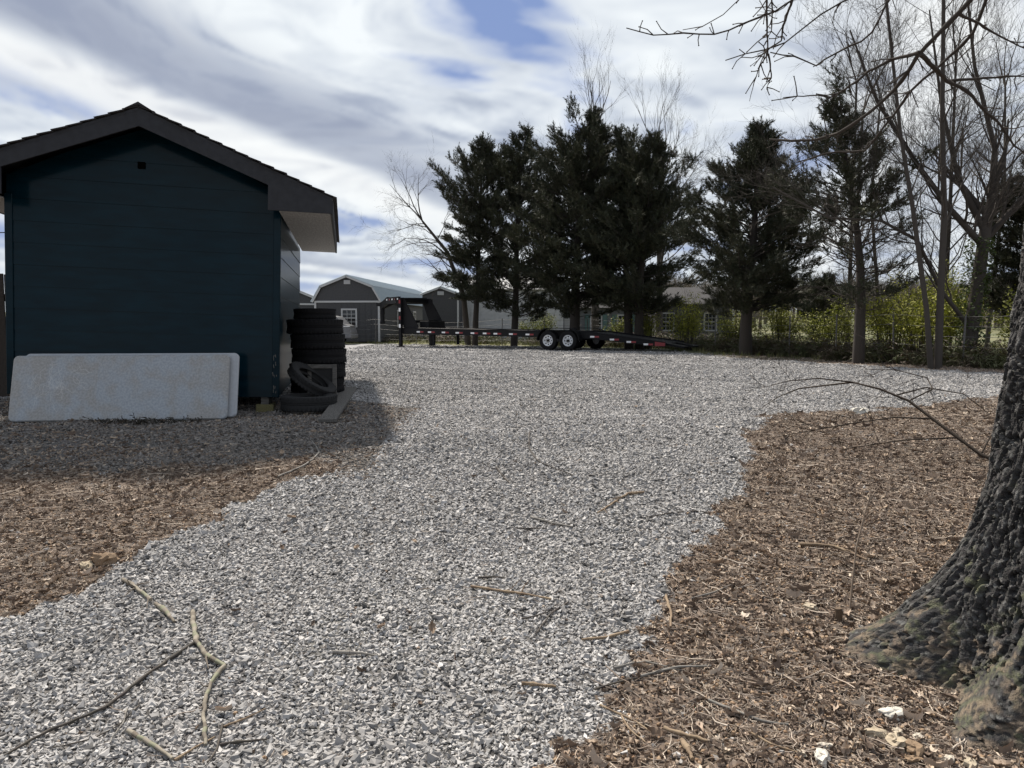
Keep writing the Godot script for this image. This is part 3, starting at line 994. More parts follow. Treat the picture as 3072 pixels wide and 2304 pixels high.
	# gooseneck: two risers, top beams that close on the coupler, legs
	for q in [-1.0, 1.0]:
		mb = MB.new()
		mb.prism(PackedVector2Array([Vector2(-8.55, 2.22), Vector2(-8.05, 2.22), Vector2(-7.15, 0.84), Vector2(-8.0, 0.84)]), 0.06, Transform3D(Basis(), Vector3(0, 0, q * 0.98 - 0.03)))
		part("riser", mb, M.trailer, t)
		mb = MB.new()
		var a := Vector3(-8.3, 2.12, q * 0.98)
		var b := Vector3(-9.6, 2.12, q * 0.25)
		var e := Vector3(-10.05, 1.93, q * 0.1)
		mb.box((a + b) * 0.5, Vector3((a - b).length() + 0.1, 0.3, 0.12), Basis(Vector3.UP, atan2(-(a - b).z, (a - b).x)))
		mb.box((b + e) * 0.5, Vector3((b - e).length() + 0.2, 0.28, 0.12), Basis(Vector3.UP, atan2(-(b - e).z, (b - e).x)) * Basis(Vector3.BACK, 0.4))
		part("neck_beam", mb, M.trailer, t)
		mb = MB.new()
		mb.box(Vector3(-8.12, 1.1, q * 1.1), Vector3(0.13, 2.18, 0.13))
		mb.box(Vector3(-8.12, 0.03, q * 1.1), Vector3(0.26, 0.04, 0.26))
		part("landing_leg", mb, M.trailer, t)
		for k in 4:
			mb = MB.new()
			mb.box(Vector3(-8.12, 0.95 + k * 0.36, q * 1.1 + q * 0.068), Vector3(0.1, 0.16, 0.004))
			part("leg_tape", mb, M.tape_white if k % 2 == 0 else M.tape_red, t)
		mb = MB.new()
		mb.box(Vector3(-6.4, 0.35, q * 0.9), Vector3(0.1, 0.5, 0.1))
		part("drop_leg", mb, M.trailer, t)
	for k in 5:
		mb = MB.new()
		mb.box(Vector3(-8.35 - k * 0.3, 2.16, 1.035 - k * 0.165), Vector3(0.13, 0.07, 0.004), Basis(Vector3.UP, -0.512))
		part("neck_tape", mb, M.tape_white if k % 2 == 0 else M.tape_red, t)
	mb = MB.new()
	mb.box(Vector3(-8.3, 2.1, 0), Vector3(0.28, 0.2, 1.94))
	part("top_crossbeam", mb, M.trailer, t)
	mb = MB.new()
	mb.box(Vector3(-7.75, 1.15, 0), Vector3(0.12, 0.12, 1.9))
	part("lower_crossbeam", mb, M.trailer, t)
	mb = MB.new()
	mb.lathe(PackedVector2Array([Vector2(0.0, 2.0), Vector2(0.12, 2.0), Vector2(0.12, 1.5), Vector2(0.10, 1.5), Vector2(0.10, 1.18), Vector2(0.13, 1.15), Vector2(0.13, 1.05), Vector2(0.0, 1.05)]), 14, Transform3D(Basis(), Vector3(-10.15, 0, 0)))
	part("coupler", mb, M.trailer, t)
	mb = MB.new()
	mb.box(Vector3(-10.2, 1.95, 0), Vector3(0.36, 0.16, 0.34))
	part("coupler_head", mb, M.trailer, t)
	mb = MB.new()
	mb.cbox(Vector3(-7.1, 1.02, 0.1), Vector3(0.5, 0.3, 1.2), 0.01)
	part("toolbox", mb, M.trailer, t)
	for q in [-0.6, 0.6]:
		mb = MB.new()
		mb.box(Vector3(4.6, 0.24, q), Vector3(0.7, 0.07, 0.5), Basis(Vector3.BACK, -0.17))
		part("ramp", mb, M.trailer, t)

# ---------------------------------------------------------------- far buildings
func window_unit(parent: Node3D, o: Vector3, b: Basis, w: float, h: float, shutters := false, trim: Material = null) -> void:
	trim = trim if trim else M.barn_trim
	var win := Node3D.new()
	win.name = "window"
	parent.add_child(win, true)
	win.transform = Transform3D(b, o)
	var mb := MB.new()
	for q in [-1.0, 1.0]:
		mb.cbox(Vector3(q * (w * 0.5 + 0.045), 0, 0.02), Vector3(0.09, h + 0.18, 0.05), 0.006)
		mb.cbox(Vector3(0, q * (h * 0.5 + 0.045), 0.022), Vector3(w, 0.09, 0.05), 0.006)
	mb.cbox(Vector3(0, 0, 0.02), Vector3(w, 0.05, 0.03), 0.004)
	part("frame", mb, trim, win)
	mb = MB.new()
	for k in 2:
		mb.box(Vector3(w * (k + 1.0) / 3.0 - w * 0.5, 0, 0.012), Vector3(0.022, h, 0.016))
		mb.box(Vector3(0, h * (0.25 - 0.5 * k), 0.013), Vector3(w, 0.022, 0.016))
	part("muntin", mb, trim, win)
	mb = MB.new()
	mb.box(Vector3(0, 0, 0), Vector3(w, h, 0.012))
	part("pane", mb, M.glass, win)
	if shutters:
		for q in [-1.0, 1.0]:
			mb = MB.new()
			mb.cbox(Vector3(q * (w * 0.5 + 0.27), 0, 0.02), Vector3(0.3, h + 0.16, 0.03), 0.005)
			part("shutter", mb, M.shutter, win)

# roof sheet between two ridge lines, with ribs standing proud
func ribbed(mb: MB, a: Vector3, b: Vector3, along: Vector3, ribs: int, h: float) -> void:
	var nn := (b - a).cross(along).normalized()
	if nn.y < 0.0:
		nn = -nn
	var th := nn * 0.03
	mb.quad(a, b, b + along, a + along, nn)
	mb.quad(a - th, b - th, b + along - th, a + along - th, -nn)
	mb.quad(b, b - th, b + along - th, b + along, b - a)
	mb.quad(a, b, b - th, a - th, -along)
	for k in ribs + 1:
		var o := along * (k / float(ribs)) * 0.995
		var w := along.normalized() * 0.03
		mb.quad(a + o, b + o, b + o + w + nn * h, a + o + w + nn * h, nn - along.normalized())
		mb.quad(a + o + w + nn * h, b + o + w + nn * h, b + o + w * 2, a + o + w * 2, nn + along.normalized())
		mb.tri(b + o, b + o + w + nn * h, b + o + w * 2, b - a)

func build_barns() -> void:
	# gambrel barn with a white-trimmed gable
	var b := thing("gambrel_barn", "dark grey gambrel barn with white trim, gable vent and pale metal roof", "barn", Vector3(-9.12, gy(-9, 42.6), -42.7), deg_to_rad(-4.5))
	var hw := 1.83
	var L := 18.5
	var E := 2.28
	var K := Vector2(1.48, 3.06)
	var P := 3.66
	var mb := MB.new()
	mb.prism(PackedVector2Array([Vector2(-hw, 0.05), Vector2(hw, 0.05), Vector2(hw, E), Vector2(K.x, K.y), Vector2(0, P), Vector2(-K.x, K.y), Vector2(-hw, E)]), -L, Transform3D(Basis(), Vector3.ZERO))
	part("wall", mb, M.barn, b)
	for k in 11:
		mb = MB.new()
		mb.box(Vector3(-hw + 0.16 + k * 0.335, E * 0.5 + 0.02, 0.006), Vector3(0.02, E - 0.06, 0.012))
		part("batten", mb, M.barn, b)
	for q in [-1.0, 1.0]:
		mb = MB.new()
		ribbed(mb, Vector3(0, P + 0.06, 0.14), Vector3(q * (K.x + 0.03), K.y + 0.07, 0.14), Vector3(0, 0, -L - 0.25), 80, 0.035)
		part("upper_roof", mb, M.metal_roof, b)
		mb = MB.new()
		ribbed(mb, Vector3(q * (K.x + 0.02), K.y + 0.05, 0.14), Vector3(q * (hw + 0.17), E - 0.02, 0.14), Vector3(0, 0, -L - 0.25), 80, 0.035)
		part("lower_roof", mb, M.metal_roof, b)
		mb = MB.new()
		slab_between(mb, Vector2(0, P + 0.05), Vector2(q * (K.x + 0.03), K.y + 0.05), 0.11, 0.1, 0.135)
		slab_between(mb, Vector2(q * (K.x + 0.02), K.y + 0.04), Vector2(q * (hw + 0.16), E - 0.02), 0.11, 0.1, 0.135)
		part("gable_trim", mb, M.barn_trim, b)
		mb = MB.new()
		mb.cbox(Vector3(q * (hw - 0.04), E * 0.5, 0.012), Vector3(0.11, E - 0.06, 0.035), 0.005)
		part("corner_trim", mb, M.barn_trim, b)
	mb = MB.new()
	mb.cbox(Vector3(0, E - 0.02, 0.014), Vector3(hw * 2.0 + 0.02, 0.1, 0.04), 0.005)
	part("belt_trim", mb, M.barn_trim, b)
	mb = MB.new()
	mb.cbox(Vector3(0.03, P - 0.33, 0.02), Vector3(0.36, 0.22, 0.04), 0.006)
	for k in 5:
		mb.box(Vector3(0.03, P - 0.41 + 0.04 * k, 0.045), Vector3(0.3, 0.012, 0.02))
	part("gable_vent", mb, M.barn_trim, b)
	window_unit(b, Vector3(0.12, 1.36, 0.01), Basis(), 0.72, 0.86)
	for zz in [-4.6, -9.2, -13.8]:
		window_unit(b, Vector3(hw + 0.01, 1.36, zz), Basis(Vector3.UP, PI / 2), 0.72, 0.86)
	# narrow dark shed with a low gable
	b = thing("utility_shed", "narrow dark grey shed with low white-edged gable and vent", "shed", Vector3(-4.26, gy(-4, 46), -46.0), deg_to_rad(-3.0))
	hw = 1.08
	E = 2.8
	P = 3.2
	mb = MB.new()
	mb.prism(PackedVector2Array([Vector2(-hw, 0.05), Vector2(hw, 0.05), Vector2(hw, E), Vector2(0, P), Vector2(-hw, E)]), -4.8)
	part("wall", mb, M.barn, b)
	for q in [-1.0, 1.0]:
		mb = MB.new()
		ribbed(mb, Vector3(0, P + 0.07, 0.12), Vector3(q * (hw + 0.12), E + 0.02, 0.12), Vector3(0, 0, -5.0), 22, 0.03)
		part("roof", mb, M.metal_roof, b)
		mb = MB.new()
		slab_between(mb, Vector2(0, P + 0.05), Vector2(q * (hw + 0.11), E + 0.005), 0.09, 0.085, 0.115)
		part("gable_trim", mb, M.barn_trim, b)
	mb = MB.new()
	mb.cbox(Vector3(hw - 0.03, E * 0.5, 0.012), Vector3(0.1, E - 0.06, 0.03), 0.005)
	part("corner_trim", mb, M.barn_trim, b)
	mb = MB.new()
	mb.cbox(Vector3(0.02, P - 0.34, 0.02), Vector3(0.38, 0.22, 0.04), 0.006)
	for k in 5:
		mb.box(Vector3(0.02, P - 0.42 + 0.04 * k, 0.045), Vector3(0.32, 0.012, 0.02))
	part("gable_vent", mb, M.barn_trim, b)
	# light grey metal building beyond
	b = thing("metal_building", "long plain light grey metal building beside the narrow dark shed", "building", Vector3(-0.05, gy(0, 48), -48.0))
	mb = MB.new()
	mb.prism(PackedVector2Array([Vector2(0, 0.02), Vector2(-6.5, 0.02), Vector2(-6.5, 3.2), Vector2(-3.2, 4.1), Vector2(0, 3.2)]), 6.4, Transform3D(Basis(Vector3.UP, PI / 2), Vector3(-3.15, 0, -6.5)))
	part("wall", mb, M.grey_wall, b)
	mb = MB.new()
	for k in 22:
		mb.box(Vector3(-3.05 + k * 0.29, 1.6, 0.012), Vector3(0.04, 3.1, 0.03))
	part("wall_ribs", mb, M.grey_wall, b)
	for q in [-1.0, 1.0]:
		mb = MB.new()
		ribbed(mb, Vector3(-3.3, 4.12, -3.25), Vector3(-3.3, 3.17, -3.25 + q * 3.45), Vector3(6.6, 0, 0), 22, 0.03)
		part("roof", mb, M.old_roof, b)
	# shed at the far side of the barn, mostly hidden
	b = thing("storage_shed", "low grey metal roofed shed with white trim tucked behind the gambrel barn", "shed", Vector3(-12.9, gy(-12, 47), -47.0), deg_to_rad(20.0))
	mb = MB.new()
	mb.prism(PackedVector2Array([Vector2(-1.7, 0.05), Vector2(1.7, 0.05), Vector2(1.7, 2.3), Vector2(0, 3.0), Vector2(-1.7, 2.3)]), -6.0)
	part("wall", mb, M.barn, b)
	for q in [-1.0, 1.0]:
		mb = MB.new()
		ribbed(mb, Vector3(0, 3.05, 0.12), Vector3(q * 1.85, 2.3, 0.12), Vector3(0, 0, -6.2), 26, 0.03)
		part("roof", mb, M.old_roof, b)
		mb = MB.new()
		slab_between(mb, Vector2(0, 3.03), Vector2(q * 1.84, 2.28), 0.1, 0.085, 0.115)
		mb.cbox(Vector3(q * 1.66, 1.15, 0.012), Vector3(0.12, 2.2, 0.03), 0.004)
		part("trim", mb, M.barn_trim, b)
	mb = MB.new()
	mb.cbox(Vector3(0, 2.25, 0.014), Vector3(3.5, 0.1, 0.035), 0.004)
	part("belt_trim", mb, M.barn_trim, b)
	# houses seen between the trunks
	house("bungalow", "light grey bungalow with white window frames seen between the cedar trunks", Vector3(5.6, gy(5, 50), -50.0), 4.9, 6.0, 1.75, 1.1, M.house_wall, [-0.15, 1.6], true)
	house("cottage", "dark grey cottage with white windows behind the green shrubs", Vector3(10.9, gy(10, 46), -46.0), 4.6, 5.5, 1.9, 1.0, M.house_dark, [-1.6, 0.9], false)

func house(called: String, label: String, at: Vector3, w: float, dp: float, e: float, rise: float, m: Material, wins: Array, door: bool) -> void:
	var b := thing(called, label, "house", at, deg_to_rad(-4.0))
	var H := e + 0.35
	var mb := MB.new()
	mb.prism(PackedVector2Array([Vector2(0, 0.02), Vector2(-dp, 0.02), Vector2(-dp, H), Vector2(-dp * 0.5, H + rise), Vector2(0, H)]), w, Transform3D(Basis(Vector3.UP, PI / 2), Vector3(-w * 0.5, 0, -dp)))
	part("wall", mb, m, b)
	for k in int(H / 0.19):
		mb = MB.new()
		var y := 0.04 + k * 0.19
		mb.quad(Vector3(-w * 0.5, y, 0.022), Vector3(w * 0.5, y, 0.022), Vector3(w * 0.5, y + 0.19, 0.006), Vector3(-w * 0.5, y + 0.19, 0.006), Vector3.BACK)
		mb.quad(Vector3(-w * 0.5, y, 0.022), Vector3(w * 0.5, y, 0.022), Vector3(w * 0.5, y, 0.0), Vector3(-w * 0.5, y, 0.0), Vector3.DOWN)
		part("siding_board", mb, m, b)
	for q in [-1.0, 1.0]:
		mb = MB.new()
		ribbed(mb, Vector3(-w * 0.5 - 0.25, H + rise + 0.1, -dp * 0.5), Vector3(-w * 0.5 - 0.25, H - 0.02, -dp * 0.5 + q * (dp * 0.5 + 0.35)), Vector3(w + 0.5, 0, 0), 12, 0.01)
		part("roof", mb, M.shingle, b)
		mb = MB.new()
		mb.cbox(Vector3(q * (w * 0.5 - 0.05), H * 0.5, 0.04), Vector3(0.12, H - 0.08, 0.04), 0.005)
		part("corner_trim", mb, M.barn_trim, b)
	for x in wins:
		window_unit(b, Vector3(x, e * 0.62, 0.03), Basis(), 0.62, 0.95, door, null if door else M.house_trim)
	if door:
		mb = MB.new()
		mb.cbox(Vector3(-w * 0.5 + 0.65, 1.0, 0.035), Vector3(0.82, 1.95, 0.05), 0.008)
		var dr := part("door", mb, M.barn_trim, b)
		mb = MB.new()
		mb.lathe(PackedVector2Array([Vector2(0.03, 0), Vector2(0.035, 0.03), Vector2(0, 0.05)]), 8, Transform3D(Basis(Vector3.RIGHT, PI / 2), Vector3(-w * 0.5 + 0.95, 0.95, 0.06)))
		part("handle", mb, M.dark, dr)

func build_car() -> void:
	var c := thing("parked_car", "grey car parked beyond the tyre stack with its tail showing", "car", Vector3(-10.3, gy(-10, 39.5), -39.5), 0.0)
	var side := PackedVector2Array([Vector2(2.12, 0.32), Vector2(2.2, 0.42), Vector2(2.2, 0.62), Vector2(2.14, 0.86), Vector2(2.02, 0.98), Vector2(1.85, 1.02), Vector2(1.5, 1.40), Vector2(1.2, 1.47), Vector2(0.0, 1.49), Vector2(-0.6, 1.4), Vector2(-1.2, 0.98), Vector2(-2.0, 0.85), Vector2(-2.2, 0.65), Vector2(-2.2, 0.35), Vector2(-1.75, 0.3), Vector2(1.7, 0.3)])
	var mb := MB.new()
	mb.prism(side, 1.6, Transform3D(Basis(), Vector3(0, 0, -0.8)))
	part("body", mb, M.car, c)
	mb = MB.new()
	mb.prism(PackedVector2Array([Vector2(1.7, 1.05), Vector2(1.4, 1.36), Vector2(0.9, 1.4), Vector2(0.9, 1.05)]), 0.02, Transform3D(Basis(), Vector3(0, 0, 0.79)))
	mb.prism(PackedVector2Array([Vector2(0.82, 1.05), Vector2(0.82, 1.4), Vector2(0.0, 1.42), Vector2(-0.6, 1.32), Vector2(-1.0, 1.05)]), 0.02, Transform3D(Basis(), Vector3(0, 0, 0.79)))
	part("window", mb, M.glass, c)
	mb = MB.new()
	mb.cbox(Vector3(2.0, 0.42, 0), Vector3(0.5, 0.2, 1.7), 0.04)
	part("bumper", mb, M.car, c)
	mb = MB.new()
	mb.box(Vector3(2.0, 0.93, 0.0), Vector3(0.32, 0.035, 1.63))
	part("trim_strip", mb, M.chrome, c)
	mb = MB.new()
	mb.cbox(Vector3(2.09, 0.76, 0.72), Vector3(0.16, 0.16, 0.2), 0.02)
	part("tail_light", mb, M.car, c)
	for s in [-1.35, 1.35]:
		for q in [-0.72, 0.72]:
			mb = MB.new()
			mb.lathe(tyre_profile(0.31, 0.19, 0.2), 24, Transform3D(Basis(Vector3.RIGHT, PI / 2), Vector3(s, 0.31, q)))
			var w := part("wheel", mb, M.rubber, c)
			mb = MB.new()
			mb.lathe(PackedVector2Array([Vector2(0.2, 0.09), Vector2(0.17, 0.05), Vector2(0, 0.07)]), 20, Transform3D(Basis(Vector3.RIGHT, PI / 2), Vector3(s, 0.31, q)))
			part("rim", mb, M.chrome, w)

func build_fence() -> void:
	var path := [Vector2(-9.5, 41.6), Vector2(-5.0, 40.2), Vector2(-0.5, 38.0), Vector2(3.5, 35.5), Vector2(7.0, 31.0), Vector2(8.2, 26.5), Vector2(9.4, 22.3), Vector2(10.9, 18.6), Vector2(12.6, 15.4)]
	var f := thing("wire_fence", "wire fence on thin steel posts along the tree line", "fence")
	rng.seed = 21
	var tops := []
	for i in path.size():
		for h in 2:
			if i == path.size() - 1 and h == 1:
				continue
			var q: Vector2 = path[i] if h == 0 else path[i].lerp(path[i + 1], 0.5)
			var p := on(q.x, q.y)
			var lean := Vector3(rng.randf_range(-0.06, 0.06), 1.28 + rng.randf_range(-0.1, 0.08), rng.randf_range(-0.05, 0.05))
			var mb := MB.new()
			mb.tube(PackedVector3Array([p - Vector3(0, 0.2, 0), p + lean]), PackedFloat32Array([0.026, 0.022]), 5, true)
			part("post", mb, M.wire, f)
			tops.append([p, p + lean])
	for k in 5:
		var t := 0.2 + 0.19 * k
		var mb := MB.new()
		var pp := PackedVector3Array()
		var rr := PackedFloat32Array()
		for i in tops.size():
			pp.append(tops[i][0].lerp(tops[i][1], t))
			rr.append(0.005)
			if i < tops.size() - 1:
				pp.append((tops[i][0].lerp(tops[i][1], t) + tops[i + 1][0].lerp(tops[i + 1][1], t)) * 0.5 - Vector3(0, 0.03, 0))
				rr.append(0.005)
		mb.tube(pp, rr, 4)
		part("wire", mb, M.wire, f)

# ---------------------------------------------------------------- trees
func bend(d: Vector3, by: float) -> Vector3:
	return (d + Vector3(rng.randf_range(-by, by), rng.randf_range(-by, by), rng.randf_range(-by, by))).normalized()

func branch(mb: MB, p: Vector3, dir: Vector3, length: float, r: float, level: int, up: float, wild: float, spread: float) -> void:
	var seg := 5 if level > 2 else (4 if level > 1 else 3)
	var pp := PackedVector3Array([p])
	var rr := PackedFloat32Array([r])
	var d := dir
	var dirs := [d]
	for k in seg:
		d = bend(d, wild)
		d = (d + Vector3.UP * up).normalized()
		p += d * length / seg
		pp.append(p)
		rr.append(r * (1.0 - 0.82 * (k + 1.0) / seg))
		dirs.append(d)
	mb.tube(pp, rr, 5 if level > 2 else (4 if level > 1 else 3))
	if level <= 0:
		return
	var kids: int = [0, 4, 5, 5, 6][level]
	for k in kids:
		var t := rng.randf_range(0.25, 0.98)
		var i := mini(int(t * seg), seg - 1)
		var q := pp[i].lerp(pp[i + 1], t * seg - i)
		var base: Vector3 = dirs[i + 1]
		var side := base.cross(Vector3(rng.randf_range(-1, 1), rng.randf_range(-1, 1), rng.randf_range(-1, 1))).normalized()
		var a := rng.randf_range(0.5, 1.0) * spread
		var nd := (base * cos(a) + side * sin(a)).normalized()
		branch(mb, q, nd, length * rng.randf_range(0.42, 0.7), maxf(rr[i] * rng.randf_range(0.42, 0.6), 0.003), level - 1, up, wild, spread)

# trunk along a path with limbs along its upper part
func bare_tree(label: String, path: Array, r0: float, r1: float, limbs: int, limb_len: float, level: int, sd: int, up := 0.06, from := 0.3, spread := 0.75, group := "") -> Node3D:
	rng.seed = sd
	var base: Vector3 = path[0]
	var t := thing("bare_tree", label, "tree", base, 0.0, group)
	var pp := PackedVector3Array()
	var rr := PackedFloat32Array()
	var N := path.size()
	for i in N:
		pp.append(path[i] - base)
		rr.append(lerpf(r0, r1, i / (N - 1.0)))
	pp.insert(0, pp[0] - Vector3(0, 0.25, 0))
	rr.insert(0, r0 * 1.35)
	var mb := MB.new()
	mb.tube(pp, rr, 9)
	part("trunk", mb, M.bare_bark, t)
	mb = MB.new()
	for k in limbs:
		var s := lerpf(from, 1.0, (k + rng.randf()) / limbs) * (N - 1.0)
		var i := mini(int(s), N - 2)
		var q := pp[i + 1].lerp(pp[i + 2], s - i)
		var ax := (pp[i + 2] - pp[i + 1]).normalized()
		var side := ax.cross(Vector3(rng.randf_range(-1, 1), rng.randf_range(-0.3, 0.3), rng.randf_range(-1, 1))).normalized()
		var a := rng.randf_range(0.5, 1.05)
		branch(mb, q, (ax * cos(a) + side * sin(a)).normalized(), limb_len * rng.randf_range(0.6, 1.15) * (1.15 - 0.5 * s / (N - 1.0)), rr[i + 1] * rng.randf_range(0.24, 0.42), level, up, 0.3, spread)
	for k in 3:
		branch(mb, pp[pp.size() - 1], bend((pp[pp.size() - 1] - pp[pp.size() - 2]).normalized(), 0.4), limb_len * 0.8, rr[rr.size() - 1] * 0.8, level, up, 0.2, spread)
	part("crown", mb, M.bare_bark, t)
	return t

var spray_v := []
var spray_n := []

func make_sprays() -> void:
	for sd in 5:
		rng.seed = 300 + sd
		var mb := MB.new()
		for k in 9:
			var s := k / 8.0
			var w := 0.40 * (1.0 - 0.65 * s)
			for q in [-1.0, 1.0]:
				var o := Vector3(s, rng.randf_range(-0.05, 0.05), 0)
				var tip := o + Vector3(0.26 + rng.randf_range(-0.06, 0.14), rng.randf_range(-0.2, 0.2), q * w * rng.randf_range(0.5, 1.2))
				var sd2 := Vector3(0.06, 0, 0) + Vector3(0, rng.randf_range(-0.05, 0.05), 0)
				mb.tri(o - sd2, o + sd2 + Vector3(0, 0.03, 0), tip)
				if rng.randf() < 0.42:
					var mid := o.lerp(tip, 0.5)
					mb.tri(mid - sd2 * 0.8, mid + sd2 * 0.8, mid + Vector3(0.18, rng.randf_range(-0.16, 0.16), q * 0.07))
		var pv := PackedVector3Array()
		var pn := PackedVector3Array()
		for i in mb.x:
			pv.append(mb.v[i])
			pn.append(mb.n[i])
		spray_v.append(pv)
		spray_n.append(pn)

# profile: list of [height share, radius in metres]
func cedar(label: String, base: Vector3, top: Vector3, r0: float, prof: Array, branches: int, dense: float, sd: int, spray := 0.36, bare_low := 0.0, multi := 1) -> Node3D:
	rng.seed = sd
	var t := thing("cedar_tree", label, "tree", base, 0.0, "cedar trees in the tree line")
	var H := (top - base).y
	var off := top - base
	var pp := PackedVector3Array([Vector3(0, -0.3, 0)])
	var rr := PackedFloat32Array([r0 * 1.35])
	for k in 9:
		var s := k / 8.0
		pp.append(Vector3(off.x * s * s + sin(s * 7.0 + sd) * 0.05, H * s, off.z * s * s))
		rr.append(r0 * (1.0 - 0.93 * s))
	var mb := MB.new()
	mb.tube(pp, rr, 9)
	part("trunk", mb, M.cedar_bark, t)
	mb = MB.new()
	var fv := PackedVector3Array()
	var fn := PackedVector3Array()
	var fc := PackedColorArray()
	for k in branches:
		var hs: float = lerpf(prof[0][0], 0.985, pow((k + rng.randf()) / branches, 1.0))
		var R := 0.0
		for i in prof.size() - 1:
			if hs >= prof[i][0] and hs <= prof[i + 1][0]:
				R = lerpf(prof[i][1], prof[i + 1][1], (hs - prof[i][0]) / (prof[i + 1][0] - prof[i][0]))
		var s := hs * 8.0
		var i2 := mini(int(s), 7)
		var q := pp[i2 + 1].lerp(pp[i2 + 2], s - i2)
		var a := rng.randf() * TAU
		var rise := lerpf(0.12, 1.1, hs * hs) + rng.randf_range(-0.2, 0.2)
		var leader := hs > 0.45 and hs < 0.93 and rng.randf() < 0.13
		if leader:
			rise = rng.randf_range(1.3, 2.6)
		var d := Vector3(cos(a), rise, sin(a)).normalized()
		var len: float = R * (rng.randf_range(0.5, 1.05) if rng.randf() < 0.8 else rng.randf_range(1.05, 1.28)) / Vector2(d.x, d.z).length() * (0.8 if rise > 0.7 else 1.0)
		len = clampf(len * (0.75 if leader else 1.08), 0.25, 3.0)
		var p := PackedVector3Array([q])
		var r := PackedFloat32Array([clampf(len * 0.014, 0.008, 0.04)])
		for j in 4:
			d = bend(d, 0.13)
			d.y += 0.05
			q += d.normalized() * len / 4.0
			p.append(q)
			r.append(r[0] * (1.0 - 0.2 * (j + 1)))
		mb.tube(p, r, 3)
		var n := int(len * dense)
		var bare := hs < bare_low and rng.randf() < 0.75
		if bare:
			n = int(n * 0.12)
			for j in 4:
				branch(mb, p[1 + j % 3], bend(d.normalized(), 0.9), len * 0.45, r[2], 1, 0.0, 0.25, 0.8)
		var green := rng.randf()
		for j in n:
			var u := pow(rng.randf(), 0.62)
			u = 0.22 + 0.82 * u
			var f: float = minf(u, 0.999) * 4.0
			var at := p[int(f)].lerp(p[int(f) + 1], f - int(f))
			var fat := 0.06 + 0.10 * len * maxf(0.12, 1.0 - 1.25 * absf(u - 0.5))
			at += Vector3(rng.randf_range(-fat, fat), rng.randf_range(-fat * 0.55, fat * 0.65), rng.randf_range(-fat, fat))
			var dd := (d.normalized() * 1.0 + Vector3(rng.randf_range(-1, 1), rng.randf_range(-0.2, 0.9), rng.randf_range(-1, 1))).normalized()
			var sc := spray * rng.randf_range(0.55, 1.15)
			var bz := dd.cross(Vector3(rng.randf_range(-1, 1), rng.randf_range(-1, 1), rng.randf_range(-1, 1))).normalized()
			var by := bz.cross(dd)
			var c := Color(0.021, 0.027, 0.013).lerp(Color(0.042, 0.047, 0.018), green * rng.randf()).lerp(Color(0.04, 0.03, 0.019), rng.randf() * 0.35)
			var w := rng.randi() % 5
			fv.append_array(Transform3D(Basis(dd * sc, by * sc, bz * sc), at) * spray_v[w])
			fn.append_array(Transform3D(Basis(dd, by, bz), Vector3.ZERO) * spray_n[w])
			var cs := PackedColorArray()
			cs.resize(spray_v[w].size())
			cs.fill(c)
			fc.append_array(cs)
	part("branches", mb, M.cedar_bark, t)
	var arr := []
	arr.resize(Mesh.ARRAY_MAX)
	arr[Mesh.ARRAY_VERTEX] = fv
	arr[Mesh.ARRAY_NORMAL] = fn
	arr[Mesh.ARRAY_COLOR] = fc
	var am := ArrayMesh.new()
	am.add_surface_from_arrays(Mesh.PRIMITIVE_TRIANGLES, arr)
	part("crown", am, M.foliage, t)
	return t

